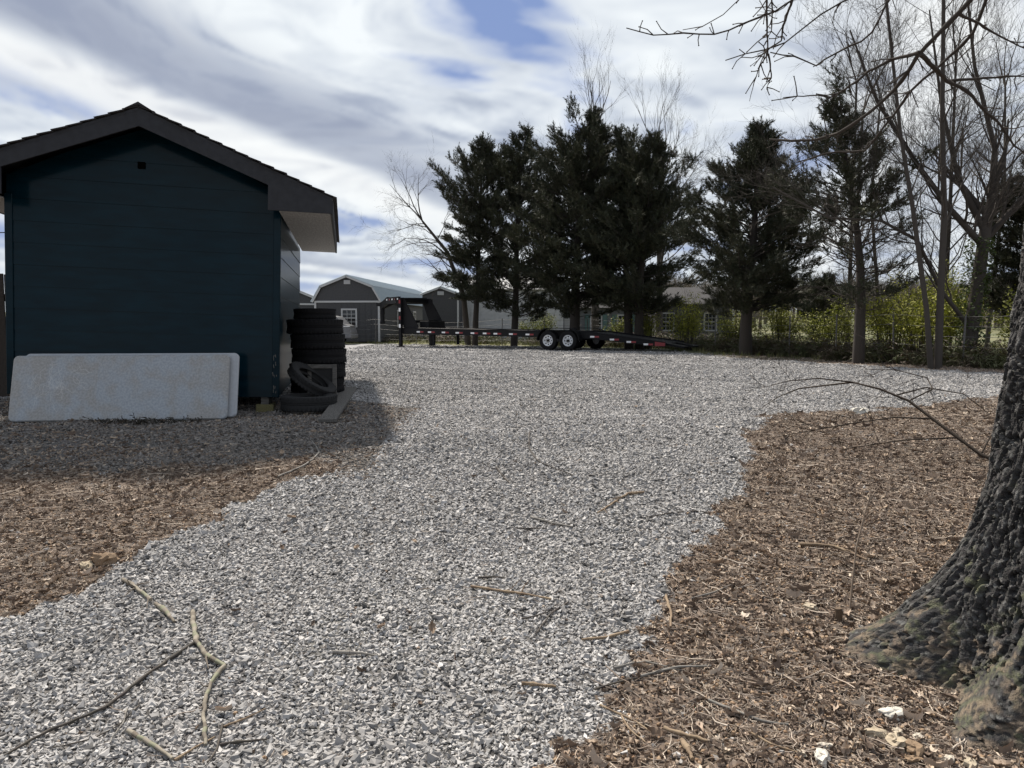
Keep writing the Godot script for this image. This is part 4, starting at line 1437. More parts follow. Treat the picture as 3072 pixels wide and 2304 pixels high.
func build_cedars() -> void:
	make_sprays()
	var full := [[0.16, 1.25], [0.3, 1.75], [0.5, 1.6], [0.72, 1.0], [0.9, 0.42], [1.0, 0.06]]
	cedar("leaning cedar at the end of the row nearest the dark sheds", on(-1.75, 37.2), on(-1.75, 37.2) + Vector3(0.55, 9.7, 0.3), 0.16, [[0.20, 0.9], [0.34, 1.9], [0.48, 1.6], [0.62, 2.3], [0.78, 1.5], [0.92, 0.5], [1.0, 0.05]], 171, 22.3, 401, 0.30)
	cedar("tall narrow cedar with two tips beside the leaning cedar", on(0.1, 36.2), on(0.1, 36.2) + Vector3(0.55, 10.0, 0.0), 0.18, [[0.12, 1.3], [0.25, 2.6], [0.5, 2.45], [0.75, 1.45], [0.9, 0.5], [1.0, 0.04]], 200, 22.3, 402, 0.30)
	cedar("tallest dense cedar rising behind the trailer wheels", on(2.65, 33.2), on(2.65, 33.2) + Vector3(0.8, 9.9, 0.2), 0.25, [[0.13, 1.8], [0.28, 3.0], [0.5, 2.8], [0.72, 1.7], [0.88, 0.6], [1.0, 0.04]], 242, 25.0, 403, 0.30)
	cedar("slender dense cedar growing close beside the tallest cedar", on(4.85, 32.2), on(4.85, 32.2) + Vector3(-0.45, 8.9, 0.1), 0.2, [[0.17, 1.2], [0.35, 1.9], [0.6, 1.6], [0.8, 0.8], [1.0, 0.05]], 185, 23.6, 404, 0.30)
	cedar("cedar with twin trunk standing over the trailer's sloping tail", on(5.2, 31.4), on(5.2, 31.4) + Vector3(0.5, 8.5, 0.1), 0.2, [[0.16, 1.7], [0.3, 2.6], [0.5, 2.4], [0.7, 1.6], [0.88, 0.65], [1.0, 0.05]], 213, 22.3, 405, 0.30)
	cedar("broad pyramidal cedar standing alone at the gravel edge", on(7.75, 25.4), on(7.75, 25.4) + Vector3(0.32, 7.35, 0.0), 0.22, [[0.17, 1.5], [0.28, 2.2], [0.45, 2.0], [0.65, 1.4], [0.85, 0.65], [1.0, 0.05]], 242, 28.9, 406, 0.27)
	cedar("thin ragged cedar with bare lower limbs and a leaning top", on(9.15, 20.2), on(9.15, 20.2) + Vector3(-0.9, 6.7, 0.0), 0.16, [[0.2, 1.0], [0.35, 1.5], [0.5, 1.5], [0.62, 1.6], [0.78, 0.85], [0.92, 0.32], [1.0, 0.05]], 125, 16.5, 407, 0.28, 0.50)
	cedar("cedar half hidden behind the big oak trunk", on(15.6, 23.0), on(15.6, 23.0) + Vector3(0.2, 6.3, 0.0), 0.2, [[0.15, 1.3], [0.35, 1.7], [0.6, 1.3], [1.0, 0.05]], 156, 23.6, 408, 0.32)
	cedar("small distant cedar out in the pale field", on(16.2, 40.0), on(16.2, 40.0) + Vector3(0.1, 3.4, 0.0), 0.14, [[0.1, 0.9], [0.35, 1.3], [0.7, 0.8], [1.0, 0.05]], 98, 23.6, 409, 0.34)

func at_px(x: float, y: float, z: float) -> Vector3:
	return Vector3(x, y, -z)

func build_bare_trees() -> void:
	var g := 0.6
	bare_tree("tall bare tree rising above the tallest cedar", [on(5.0, 46), Vector3(4.9, 5, -46), Vector3(4.6, 9, -46), Vector3(4.9, 12.2, -46)], 0.24, 0.07, 13, 4.6, 3, 501, 0.13, 0.35, 0.55)
	bare_tree("bare upright tree fanning out behind the twin-trunk cedar", [on(8.6, 45), Vector3(8.6, 4.5, -45), Vector3(8.4, 8, -45), Vector3(8.7, 10.6, -45)], 0.22, 0.06, 15, 4.8, 3, 502, 0.13, 0.3, 0.6)
	bare_tree("bare tree with fine drooping twigs reaching out past the sheds", [on(-2.2, 38.5), Vector3(-2.4, 3.0, -38.5), Vector3(-3.2, 5.2, -38.4), Vector3(-4.4, 6.7, -38.2)], 0.17, 0.05, 12, 2.9, 3, 503, -0.01, 0.35, 0.8)
	# right-hand side: twin slender stems
	bare_tree("slender straight bare tree, the thicker of a twin pair at the gravel edge", [on(9.98, 18.0), Vector3(10.0, 2.4, -18.05), Vector3(10.03, 4.3, -18.1), Vector3(9.95, 6.3, -18.2), Vector3(9.9, 9.6, -18.3)], 0.092, 0.04, 14, 2.6, 3, 504, 0.08, 0.35, 0.6)
	bare_tree("thin bare tree leaning away from its thicker twin stem", [on(9.82, 18.0), Vector3(9.66, 2.0, -18.0), Vector3(9.25, 4.3, -18.0), Vector3(8.95, 6.0, -18.1), Vector3(8.5, 9.4, -18.2)], 0.07, 0.03, 12, 2.1, 3, 505, 0.08, 0.45, 0.6)
	# big spreading tree with ivy on its trunk
	var t := bare_tree("large spreading bare tree with ivy climbing its forked trunk", [on(11.6, 19.6), Vector3(11.7, 1.8, -19.6), Vector3(11.85, 3.4, -19.6), Vector3(11.95, 4.4, -19.6)], 0.19, 0.13, 4, 3.0, 3, 506, 0.05, 0.8, 0.75)
	rng.seed = 507
	for limb in [[[11.9, 3.6, 19.6], [10.9, 4.5, 19.4], [9.9, 5.6, 19.2], [8.8, 7.0, 19.0], [8.0, 8.6, 18.8]], [[11.9, 4.0, 19.6], [11.3, 5.3, 19.8], [10.9, 7.2, 20.0], [10.6, 9.6, 20.2]], [[12.0, 4.2, 19.6], [12.0, 6.0, 19.5], [11.4, 8.0, 19.5], [11.0, 10.2, 19.4]], [[11.95, 3.8, 19.6], [12.8, 4.8, 19.6], [13.8, 5.6, 19.7], [15.0, 7.5, 19.8]], [[11.6, 1.6, 19.6], [10.7, 2.5, 19.3], [9.9, 3.7, 19.0], [8.9, 4.15, 18.8], [7.6, 4.2, 18.7], [6.2, 4.9, 18.6]]]:
		var mb := MB.new()
		var pp := PackedVector3Array()
		var rr := PackedFloat32Array()
		for i in limb.size():
			pp.append(Vector3(limb[i][0], limb[i][1], -limb[i][2]) - t.position)
			rr.append(lerpf(0.09 if limb.size() < 6 else 0.06, 0.018, i / (limb.size() - 1.0)))
		mb.tube(pp, rr, 7)
		for i in range(1, limb.size()):
			for k in 4:
				var ax := (pp[i] - pp[i - 1]).normalized()
				var q := pp[i - 1].lerp(pp[i], rng.randf())
				branch(mb, q, bend((ax + Vector3.UP * 0.3).normalized(), 0.75), rng.randf_range(1.2, 2.3), rr[i] * 0.5, 3, 0.05, 0.22, 0.7)
		part("limb", mb, M.bare_bark, t)
	leafy(t, "ivy", 1500, func(): 
		var h := pow(rng.randf(), 0.8) * 3.2
		var a := rng.randf() * TAU
		var r := 0.20 + rng.randf() * 0.16
		return Vector3(cos(a) * r + h * 0.07, h, sin(a) * r), 0.09, Color(0.035, 0.055, 0.016), Color(0.07, 0.09, 0.025))
	var words := ["bare young tree with reaching twigs beyond the twin stems", "tall bare tree crowded behind the forked ivy tree", "bare tree with pale crooked limbs behind the oak", "straight bare tree in the thicket behind the ragged cedar", "fine-twigged bare tree filling the gap over the green shrubs", "tall bare tree at the back of the thicket"]
	var spots := [[10.8, 24.0, 9.5], [14.0, 25.0, 11.5], [16.0, 21.5, 10.5], [12.2, 28.0, 12.0], [14.8, 31.0, 12.0], [18.5, 30.0, 12.5]]
	for k in 6:
		var s: Array = spots[k]
		rng.seed = 520 + k
		var dx := rng.randf_range(-0.6, 0.6)
		bare_tree(words[k], [on(s[0], s[1]), Vector3(s[0] + dx * 0.3, 3.0, -s[1]), Vector3(s[0] + dx, s[2] * 0.55, -s[1]), Vector3(s[0] + dx * 0.6, s[2] * 0.85, -s[1])], 0.095, 0.035, 15, 3.2, 3, 530 + k, 0.06, 0.25, 0.8)

func leafy(parent: Node3D, called: String, count: int, where: Callable, size: float, c0: Color, c1: Color) -> void:
	var mb := MB.new()
	for k in count:
		var t := Transform3D(tilted(1.4) * size * rng.randf_range(0.5, 1.3), where.call())
		mb.col = c0.lerp(c1, rng.randf())
		mb.quad(t * Vector3(-0.5, 0, 0), t * Vector3(0.05, 0.07, 0.3), t * Vector3(0.5, 0, 0), t * Vector3(0.05, 0.07, -0.3))
	part(called, mb, M.leaf, parent)

func build_shrubs() -> void:
	# x, depth, height, half width, leaf tone, label
	var list := [[1.3, 41.0, 1.9, 1.1, 0.2, "pale olive shrub seen over the middle of the trailer deck"], [5.0, 36.5, 1.5, 0.7, 0.4, "small olive shrub against the light grey bungalow"], [5.6, 31.9, 2.1, 0.6, 0.7, "narrow yellow-green shrub beside the twin cedar trunk"], [7.0, 30.6, 2.3, 0.95, 0.9, "full yellow-green shrub behind the trailer's tail"], [8.6, 29.6, 1.9, 0.8, 0.5, "thin olive shrub before the broad pyramidal cedar"], [9.6, 27.5, 2.0, 1.1, 0.55, "olive shrub beyond the broad pyramidal cedar's trunk"], [11.0, 26.2, 1.9, 1.1, 0.45, "dull green shrub with pale field behind it"], [11.4, 23.0, 2.6, 1.1, 1.0, "bright yellow-green shrub right behind the ragged cedar's trunk"], [11.0, 20.6, 2.2, 0.9, 0.95, "bright yellow-green shrub between ragged cedar and twin stems"], [12.6, 22.4, 2.8, 1.3, 0.6, "tall green shrub behind the twin stems"], [13.3, 19.6, 2.0, 0.9, 0.5, "green shrub between the ivy tree and the oak"], [15.4, 21.0, 2.7, 1.3, 0.4, "dark green shrub half hidden by the oak trunk"]]
	for k in list.size():
		var q: Array = list[k]
		rng.seed = 600 + k
		var t := thing("shrub", q[5], "shrub", on(q[0], q[1]), 0.0, "shrubs along the fence line")
		var mb := MB.new()
		var tips := []
		for i in 26:
			var a := rng.randf() * TAU
			var r: float = q[3] * sqrt(rng.randf())
			var h: float = q[2] * rng.randf_range(0.55, 1.05) * (1.0 - 0.35 * r * r / (q[3] * q[3]))
			var p0 := Vector3(cos(a) * r * 0.3, -0.05, sin(a) * r * 0.3)
			var p2 := Vector3(cos(a) * r, h, sin(a) * r)
			var p1 := p0.lerp(p2, 0.5) + Vector3(-cos(a) * r * 0.12, h * 0.12, -sin(a) * r * 0.12)
			mb.tube(PackedVector3Array([p0, p1, p2]), PackedFloat32Array([0.016, 0.011, 0.004]), 4)
			for j in 4:
				branch(mb, p1.lerp(p2, rng.randf()), bend((p2 - p1).normalized(), 0.8), h * 0.28, 0.006, 1, 0.03, 0.3, 0.8)
			tips.append([p1, p2])
		part("stems", mb, M.bare_bark, t)
		leafy(t, "leaves", int(4200 * q[2] * q[3] / 2.0), func():
			var e: Array = tips[rng.randi() % tips.size()]
			return e[0].lerp(e[1], rng.randf_range(-0.35, 1.05)) + Vector3(rng.randf_range(-0.24, 0.24), rng.randf_range(-0.2, 0.2), rng.randf_range(-0.24, 0.24)), 0.075, Color(0.06, 0.075, 0.02).lerp(Color(0.17, 0.18, 0.022), q[4]), Color(0.16, 0.17, 0.04).lerp(Color(0.36, 0.35, 0.05), q[4]))

func build_undergrowth() -> void:
	var root := Node3D.new()
	root.name = numbered("undergrowth")
	add_child(root)
	tag(root, "dark tangled brush and weeds along the foot of the trees", "undergrowth", "", "stuff")
	rng.seed = 701
	var mb := MB.new()
	for k in 9:
		var a := rng.randf() * TAU
		var p := Vector3(rng.randf_range(-0.2, 0.2), 0, rng.randf_range(-0.2, 0.2))
		var d := Vector3(cos(a) * 0.5, rng.randf_range(0.4, 1.0), sin(a) * 0.5)
		mb.tube(PackedVector3Array([p, p + d * 0.5 + Vector3(0, 0.08, 0), p + d]), PackedFloat32Array([0.012, 0.009, 0.004]), 3)
		for j in 5:
			var q := p + d * rng.randf_range(0.2, 1.0)
			var e := Vector3(rng.randf_range(-1, 1), rng.randf_range(-0.5, 0.7), rng.randf_range(-1, 1)) * 0.17
			mb.tri(q, q + e + Vector3(0.03, 0.02, 0.03), q + e * 1.3)
	var brush := mb.mesh()
	var buf := PackedFloat32Array()
	var path := [Vector2(-8.0, 43.0), Vector2(-1.0, 38.5), Vector2(4.2, 34.5), Vector2(7.2, 30.2), Vector2(7.7, 26.4), Vector2(9.3, 20.8), Vector2(10.4, 18.0), Vector2(12.8, 15.2)]
	for k in 1700:
		var s := rng.randf() * 6.999
		var q: Vector2 = path[int(s)].lerp(path[int(s) + 1], s - int(s))
		if s < 1.5 and rng.randf() < 0.6:
			continue
		q += Vector2(rng.randf_range(-0.15, 2.4), rng.randf_range(0.15, 2.2) if s > 1.5 else rng.randf_range(0.3, 1.5))
		var h := rng.randf_range(0.25, 0.8)
		var tone := rng.randf()
		push(buf, spin() * Basis.from_scale(Vector3(h * 1.2, h, h * 1.2)), on(q.x, q.y, -0.03), Color(0.075, 0.055, 0.035).lerp(Color(0.06, 0.075, 0.022), tone if tone > 0.55 else 0.0))
	copies("brush", brush, M.leaf, buf, root)
	# grass tufts at the yard's far edge
	var gr := Node3D.new()
	gr.name = numbered("grass")
	add_child(gr)
	tag(gr, "thin yellow-green grass at the far edge of the yard", "grass", "", "stuff")
	mb = MB.new()
	for k in 12:
		var a := rng.randf() * TAU
		var p := Vector3(cos(a) * 0.1, 0, sin(a) * 0.1)
		var e := Vector3(-sin(a), 0, cos(a)) * 0.012
		mb.tri(p - e, p + e, p + Vector3(cos(a) * 0.12, rng.randf_range(0.5, 1.0), sin(a) * 0.12))
	var tuft := mb.mesh()
	buf = PackedFloat32Array()
	for k in 9000:
		var x := rng.randf_range(-12.0, 24.0)
		var d := rng.randf_range(16.0, 62.0)
		if in_yard(x, d) or x > d * 0.75 or (x > 6.0 and d < 17.0 + (12.0 - x) * 1.6):
			continue
		var h := rng.randf_range(0.08, 0.26)
		push(buf, spin() * Basis.from_scale(Vector3(1.0, h, 1.0) * Vector3(h * 3, 1, h * 3)), on(x, d), Color(0.10, 0.12, 0.035).lerp(Color(0.22, 0.20, 0.10), rng.randf()))
	copies("tufts", tuft, M.leaf, buf, gr)
	# wooded rise far behind
	rng.seed = 710
	var wd := Node3D.new()
	wd.name = numbered("woodland")
	add_child(wd)
	tag(wd, "far bare brown woodland along the skyline", "woodland", "", "stuff")
	for v in 2:
		mb = MB.new()
		mb.tube(PackedVector3Array([Vector3(0, -0.5, 0), Vector3(0.1, 3, 0), Vector3(0, 6, 0)]), PackedFloat32Array([0.2, 0.14, 0.06]), 5)
		for k in 22:
			var h := rng.randf_range(1.2, 6.0)
			var a := rng.randf() * TAU
			branch(mb, Vector3(0, h, 0), Vector3(cos(a), 0.9, sin(a)).normalized(), rng.randf_range(1.4, 2.6), 0.06, 2, 0.08, 0.25, 0.7)
		buf = PackedFloat32Array()
		for k in 260:
			var d := rng.randf_range(95, 170)
			var x := d * rng.randf_range(0.17, 1.05)
			var s := rng.randf_range(0.6, 1.1)
			push(buf, spin() * Basis.from_scale(Vector3(s * 1.3, s, s * 1.3)), on(x, d), Color(1.0, 1.0, 1.0).lerp(Color(0.7, 0.66, 0.6), rng.randf()))
		copies("trees", mb.mesh(), M.far_bark, buf, wd)

# ---------------------------------------------------------------- the oak in front
func build_oak() -> void:
	var base := Vector3(2.59, 0.0, -3.42)
	var t := thing("oak_tree", "big old oak with deeply furrowed dark bark and spreading roots", "tree", base)
	var A := 390
	var Hn := 430
	var plates := noise(26.0, FastNoiseLite.TYPE_CELLULAR, 81, 1)
	plates.fractal_type = FastNoiseLite.FRACTAL_NONE
	plates.cellular_return_type = FastNoiseLite.RETURN_DISTANCE2_SUB
	plates.cellular_distance_function = FastNoiseLite.DISTANCE_EUCLIDEAN
	plates.domain_warp_enabled = true
	plates.domain_warp_amplitude = 0.03
	plates.domain_warp_frequency = 9.0
	var small := noise(60.0, FastNoiseLite.TYPE_CELLULAR, 86, 1)
	small.fractal_type = FastNoiseLite.FRACTAL_NONE
	small.cellular_return_type = FastNoiseLite.RETURN_DISTANCE2_SUB
	var furrow := noise(18.0, FastNoiseLite.TYPE_SIMPLEX_SMOOTH, 88, 2)
	furrow.domain_warp_enabled = true
	furrow.domain_warp_amplitude = 0.035
	furrow.domain_warp_frequency = 6.0
	var lump := noise(3.0, FastNoiseLite.TYPE_SIMPLEX_SMOOTH, 82, 3)
	var fine := noise(45.0, FastNoiseLite.TYPE_SIMPLEX_SMOOTH, 83, 3)
	var moss := noise(7.0, FastNoiseLite.TYPE_SIMPLEX_SMOOTH, 84, 4)
	# roots: direction, reach, fall-off height, sharpness
	var roots := [[PI + 0.10, 0.96, 0.33, 15.0], [PI - 0.60, 0.86, 0.27, 34.0], [PI * 0.5 + 0.42, 0.74, 0.30, 26.0], [PI * 0.5 - 0.25, 0.6, 0.28, 18.0], [-0.2, 0.7, 0.35, 7.0], [-PI * 0.5 + 0.3, 0.7, 0.3, 8.0], [-PI * 0.5 - 0.9, 0.6, 0.3, 8.0]]
	var mb := MB.new()
	for k in Hn + 1:
		var y := -0.14 + 3.5 * pow(k / float(Hn), 1.22)
		var cx := 0.05 * y + 0.006 * y * y
		var r0 := 0.385 + 0.07 * exp(-maxf(y, 0.0) / 0.5) - 0.012 * y
		for j in A:
			# more columns on the side that carries the long roots
			var a := PI + (TAU * j / A - PI) + 0.35 * sin(TAU * j / A)
			var dir := Vector3(cos(a), 0, sin(a))
			var r := r0
			for w in roots:
				var cc := cos(a - w[0])
				if cc > 0.0:
					r += w[1] * exp(-maxf(y + 0.1, 0.0) / w[2]) * pow(cc, w[3])
			var q := dir * r
			r += lump.get_noise_3dv(Vector3(q.x, y * 0.5, q.z)) * 0.04
			var run := r - r0
			var sp := Vector3(q.x - dir.x * run * 0.8, y * 0.19 + run * 0.16, q.z - dir.z * run * 0.8)
			var ridge := absf(furrow.get_noise_3dv(sp)) * 1.9
			var pl := clampf(plates.get_noise_3dv(sp * Vector3(1, 1.7, 1)) + 1.0, 0.0, 1.0)
			var pl2 := clampf(small.get_noise_3dv(Vector3(q.x, y * 0.6, q.z)) + 1.0, 0.0, 1.0)
			var fn := fine.get_noise_3dv(Vector3(q.x, y * 0.45, q.z))
			var low := 1.0 - sm(0.05, 0.55, y)
			r += (sm(0.02, 0.30, ridge) - 0.7) * lerpf(0.036, 0.024, low) + (sm(0.0, 0.14, pl) - 0.6) * 0.013 + (sm(0.0, 0.2, pl2) - 0.5) * 0.004 + fn * 0.006
			var p := Vector3(cx, y, 0) + dir * r
			var m := moss.get_noise_3dv(q + Vector3(0, y, 0))
			var g := 0.056 + 0.04 * fn + 0.022 * m
			var col := Color(g, g * 0.97, g * 0.95)
			if fn > 0.25:
				col = col.lerp(Color(0.22, 0.22, 0.21), clampf((fn - 0.25) * 3.0, 0.0, 0.7))
			var ms := clampf((m + 0.12 - 0.7 * y) * 6.0, 0.0, 1.0) * clampf(0.5 + fn * 2.0, 0.0, 1.0)
			col = col.lerp(Color(0.115, 0.12, 0.07), ms * 0.8)
			var dirt := clampf((moss.get_noise_3dv(Vector3(q.z, y, q.x) * 1.7) + 0.36 - 1.9 * y) * 5.0, 0.0, 1.0) * clampf(0.7 + fn * 2.0, 0.0, 1.0)
			col = col.lerp(Color(0.21, 0.165, 0.122), dirt * 0.85)
			mb.col = col
			mb.add(p, dir)
	for k in Hn:
		for j in A:
			var q := k * A + j
			var q2 := k * A + (j + 1) % A
			mb.x.append_array([q, q2, q2 + A, q, q2 + A, q + A])
	# normals from the displaced surface
	for k in Hn + 1:
		for j in A:
			var i := k * A + j
			var du := mb.v[k * A + (j + 1) % A] - mb.v[k * A + (j + A - 1) % A]
			var dv := mb.v[mini(k + 1, Hn) * A + j] - mb.v[maxi(k - 1, 0) * A + j]
			var nn := dv.cross(du).normalized()
			if nn.dot(mb.n[i]) < 0.0:
				nn = -nn
			mb.n[i] = nn
	var bm := surf(Color.WHITE, 0.95, 0.22, 0.5, 1.15, 0.05, 85, 1.4, 0.3)
	part("trunk", mb, bm, t)
	# upper trunk and the limbs that carry the branches
	mb = MB.new()
	mb.tube(PackedVector3Array([Vector3(0.24, 3.25, 0), Vector3(0.5, 5.0, 0.1), Vector3(0.6, 7.0, 0.1), Vector3(0.7, 10.5, 0.2)]), PackedFloat32Array([0.37, 0.30, 0.23, 0.06]), 14)
	part("upper_trunk", mb, M.bark, t)
	rng.seed = 860
	# each: limb root on the trunk, then the way-points in the world
	var br := {
		"main": [Vector3(0.5, 4.6, 0), 0.021, [2.65, 3.53, 4.60, 2.55, 3.40, 4.69, 2.46, 3.29, 4.78, 2.45, 3.23, 4.87, 2.41, 3.14, 4.96, 2.35, 3.06, 5.05, 2.24, 2.97, 5.14, 2.16, 2.92, 5.23, 2.04, 2.90, 5.32, 1.90, 2.92, 5.41, 1.80, 2.95, 5.50]],
		"long": [Vector3(0.5, 4.9, 0), 0.016, [2.92, 3.65, 4.90, 2.92, 3.51, 5.00, 2.88, 3.43, 5.10, 2.80, 3.34, 5.20, 2.70, 3.25, 5.30, 2.65, 3.13, 5.40, 2.56, 2.98, 5.50, 2.52, 2.89, 5.60, 2.34, 2.91, 5.70, 2.11, 2.85, 5.80]],
		"left": [null, 0.010, [2.46, 3.29, 4.78, 2.38, 3.31, 4.95, 2.25, 3.25, 5.00, 2.14, 3.16, 5.05, 2.06, 3.12, 5.10, 1.98, 3.15, 5.15, 1.79, 3.15, 5.20]],
		"zig": [Vector3(0.5, 5.2, 0), 0.013, [2.46, 3.77, 5.20, 2.41, 3.65, 5.23, 2.36, 3.54, 5.26, 2.26, 3.52, 5.29, 2.15, 3.46, 5.32, 2.10, 3.44, 5.35, 2.09, 3.41, 5.38, 2.07, 3.42, 5.41, 1.96, 3.49, 5.44, 1.84, 3.52, 5.47, 1.79, 3.54, 5.50]],
		"far": [Vector3(0.5, 5.4, 0), 0.012, [1.90, 3.85, 5.40, 1.82, 3.80, 5.43, 1.74, 3.78, 5.47, 1.62, 3.74, 5.50, 1.56, 3.71, 5.53, 1.40, 3.68, 5.57, 1.21, 3.71, 5.60, 1.05, 3.70, 5.63, 0.90, 3.74, 5.67, 0.82, 3.78, 5.70]],
		"thin": [Vector3(0.5, 5.6, 0), 0.008, [1.59, 3.93, 5.60, 1.45, 3.81, 5.70, 1.35, 3.82, 5.80, 1.27, 3.84, 5.90]],
		"mid": [Vector3(0.5, 5.5, 0), 0.011, [2.17, 3.77, 5.20, 2.05, 3.71, 5.26, 1.89, 3.58, 5.32, 1.79, 3.53, 5.38, 1.65, 3.52, 5.44, 1.48, 3.49, 5.50]],
		"hang": [null, 0.008, [1.90, 3.85, 5.40, 1.87, 3.70, 5.48, 1.88, 3.63, 5.55, 1.78, 3.58, 5.62, 1.75, 3.56, 5.70]],
		"drop": [null, 0.007, [1.66, 3.86, 5.2, 1.69, 3.56, 5.26, 1.72, 3.47, 5.32, 1.69, 3.42, 5.38, 1.67, 3.33, 5.44, 1.66, 3.21, 5.50]],
		"drip": [null, 0.006, [1.73, 3.90, 5.30, 1.78, 3.67, 5.45, 1.79, 3.63, 5.60]],
		"dangle": [null, 0.006, [1.72, 3.47, 5.32, 1.76, 3.33, 5.35, 1.77, 3.29, 5.50]],
		"down": [null, 0.014, [2.46, 3.29, 4.78, 2.63, 3.26, 4.94, 2.75, 3.19, 4.99, 2.92, 3.13, 5.03, 3.03, 3.03, 5.07, 3.17, 2.96, 5.11, 3.28, 2.85, 5.16, 3.49, 2.73, 5.20]],
		"back": [null, 0.009, [2.61, 3.47, 4.65, 2.91, 3.49, 4.90, 3.15, 3.43, 5.00, 3.43, 3.37, 5.10]],
		"side": [null, 0.009, [2.75, 3.19, 4.99, 3.06, 3.23, 5.05, 3.51, 3.29, 5.20]],
	}
	for key in br:
		var b: Array = br[key]
		var raw: Array = b[2]
		var pp := PackedVector3Array()
		for i in range(0, raw.size(), 3):
			pp.append(Vector3(raw[i], raw[i + 1], -raw[i + 2]) - base)
		if b[0] != null:
			var s: Vector3 = b[0]
			var e := pp[0]
			var back := (pp[0] - pp[1]).normalized()
			pp.insert(0, e + back * 0.35 + Vector3(0.05, 0.06, 0.1))
			pp.insert(0, s.lerp(pp[0], 0.55) + Vector3(0, 0.35, 0))
			pp.insert(0, s)
		# smooth the way-points
		var cv := Curve3D.new()
		for i in pp.size():
			var tang := (pp[mini(i + 1, pp.size() - 1)] - pp[maxi(i - 1, 0)]) * 0.16
			cv.add_point(pp[i], -tang, tang)
		var n := maxi(8, pp.size() * 3)
		var qs := PackedVector3Array()
		var rs := PackedFloat32Array()
		for i in n + 1:
			var s := i / float(n)
			qs.append(cv.sample_baked(cv.get_baked_length() * s) + Vector3(rng.randf_range(-1, 1), rng.randf_range(-1, 1), 0) * 0.004)
			var rad: float = b[1] * (1.0 - 0.78 * s)
			if b[0] != null:
				rad = b[1] * lerpf(2.2, 1.0, minf(s * 2.2, 1.0)) * (1.0 - 0.72 * s)
			rs.append(rad * 1.12 * (1.25 if i % 5 == 0 else 1.0))
		mb = MB.new()
		mb.tube(qs, rs, 7, true)
		# spur twigs with knobbly tips
		for k in int(n * 0.8):
			var i := rng.randi_range(n / 3 if b[0] != null else 2, n - 1)
			var d := bend((qs[i + 1] - qs[i]).normalized(), 1.1)
			var ln := rng.randf_range(0.03, 0.17)
			var p0 := qs[i]
			var p1 := p0 + d * ln * 0.5
			var p2 := p1 + bend(d, 0.5) * ln * 0.5
			mb.tube(PackedVector3Array([p0, p1, p2, p2 + (p2 - p1).normalized() * 0.008]), PackedFloat32Array([0.0042, 0.0034, 0.003, 0.0055]), 4, true)
		part("branch", mb, M.bare_bark, t)
	for k in 7:
		mb = MB.new()
		var h := 5.2 + k * 0.7
		var a := TAU * k * 0.381
		branch(mb, Vector3(0.58, h, 0.1), Vector3(cos(a), 0.5, sin(a)).normalized(), 3.4 - 0.2 * k, 0.11 - 0.008 * k, 3, 0.02, 0.2, 0.75)
		part("limb", mb, M.bark, t)

# ---------------------------------------------------------------- sticks, stones, sapling
func stick_mesh(pts: Array, r: float, kind: String, sd: int) -> MB:
	rng.seed = sd
	var mb := MB.new()
	var cv := Curve3D.new()
	var P := []
	for i in range(0, pts.size(), 2):
		P.append(on(pts[i], pts[i + 1], r * 0.8 + 0.011))
	for i in P.size():
		var tg: Vector3 = (P[mini(i + 1, P.size() - 1)] - P[maxi(i - 1, 0)]) * 0.12
		cv.add_point(P[i], -tg, tg)
	var n := maxi(8, int(cv.get_baked_length() / 0.035))
	var qs := PackedVector3Array()
	var rs := PackedFloat32Array()
	for i in n + 1:
		var s := i / float(n)
		var q := cv.sample_baked(cv.get_baked_length() * s)
		qs.append(q + Vector3(rng.randf_range(-1, 1), rng.randf_range(0, 0.6), rng.randf_range(-1, 1)) * r * 0.34)
		rs.append(r * (1.0 - 0.4 * s) * rng.randf_range(0.78, 1.16) * (1.25 if i % 6 == 3 else 1.0))
	var cols: Array = {"pale": [Color(0.33, 0.295, 0.23), Color(0.15, 0.125, 0.095)], "dark": [Color(0.10, 0.085, 0.07), Color(0.055, 0.047, 0.04)], "tan": [Color(0.36, 0.27, 0.175), Color(0.20, 0.14, 0.09)], "grey": [Color(0.29, 0.27, 0.24), Color(0.16, 0.15, 0.135)]}[kind]
	var first := 0
	for k in n:
		mb.col = cols[0].lerp(cols[1], rng.randf())
		if kind == "pale" and rng.randf() < 0.3:
			mb.col = Color(0.25, 0.25, 0.165)
		mb.tube(PackedVector3Array([qs[k], qs[k + 1]]), PackedFloat32Array([rs[k], rs[k + 1]]), 7, k == 0 or k == n - 1)
	mb.col = cols[1]
	if cv.get_baked_length() > 0.35:
		for k in rng.randi_range(1, 4):
			var i := rng.randi_range(1, n - 1)
			var d := (qs[i + 1] - qs[i]).normalized()
			d = (d + Vector3(rng.randf_range(-1, 1), 0.3, rng.randf_range(-1, 1)) * 0.9).normalized()
			mb.tube(PackedVector3Array([qs[i], qs[i] + d * 0.05, qs[i] + bend(d, 0.3) * rng.randf_range(0.06, 0.14)]), PackedFloat32Array([rs[i] * 0.45, rs[i] * 0.36, rs[i] * 0.15]), 5)
	return mb

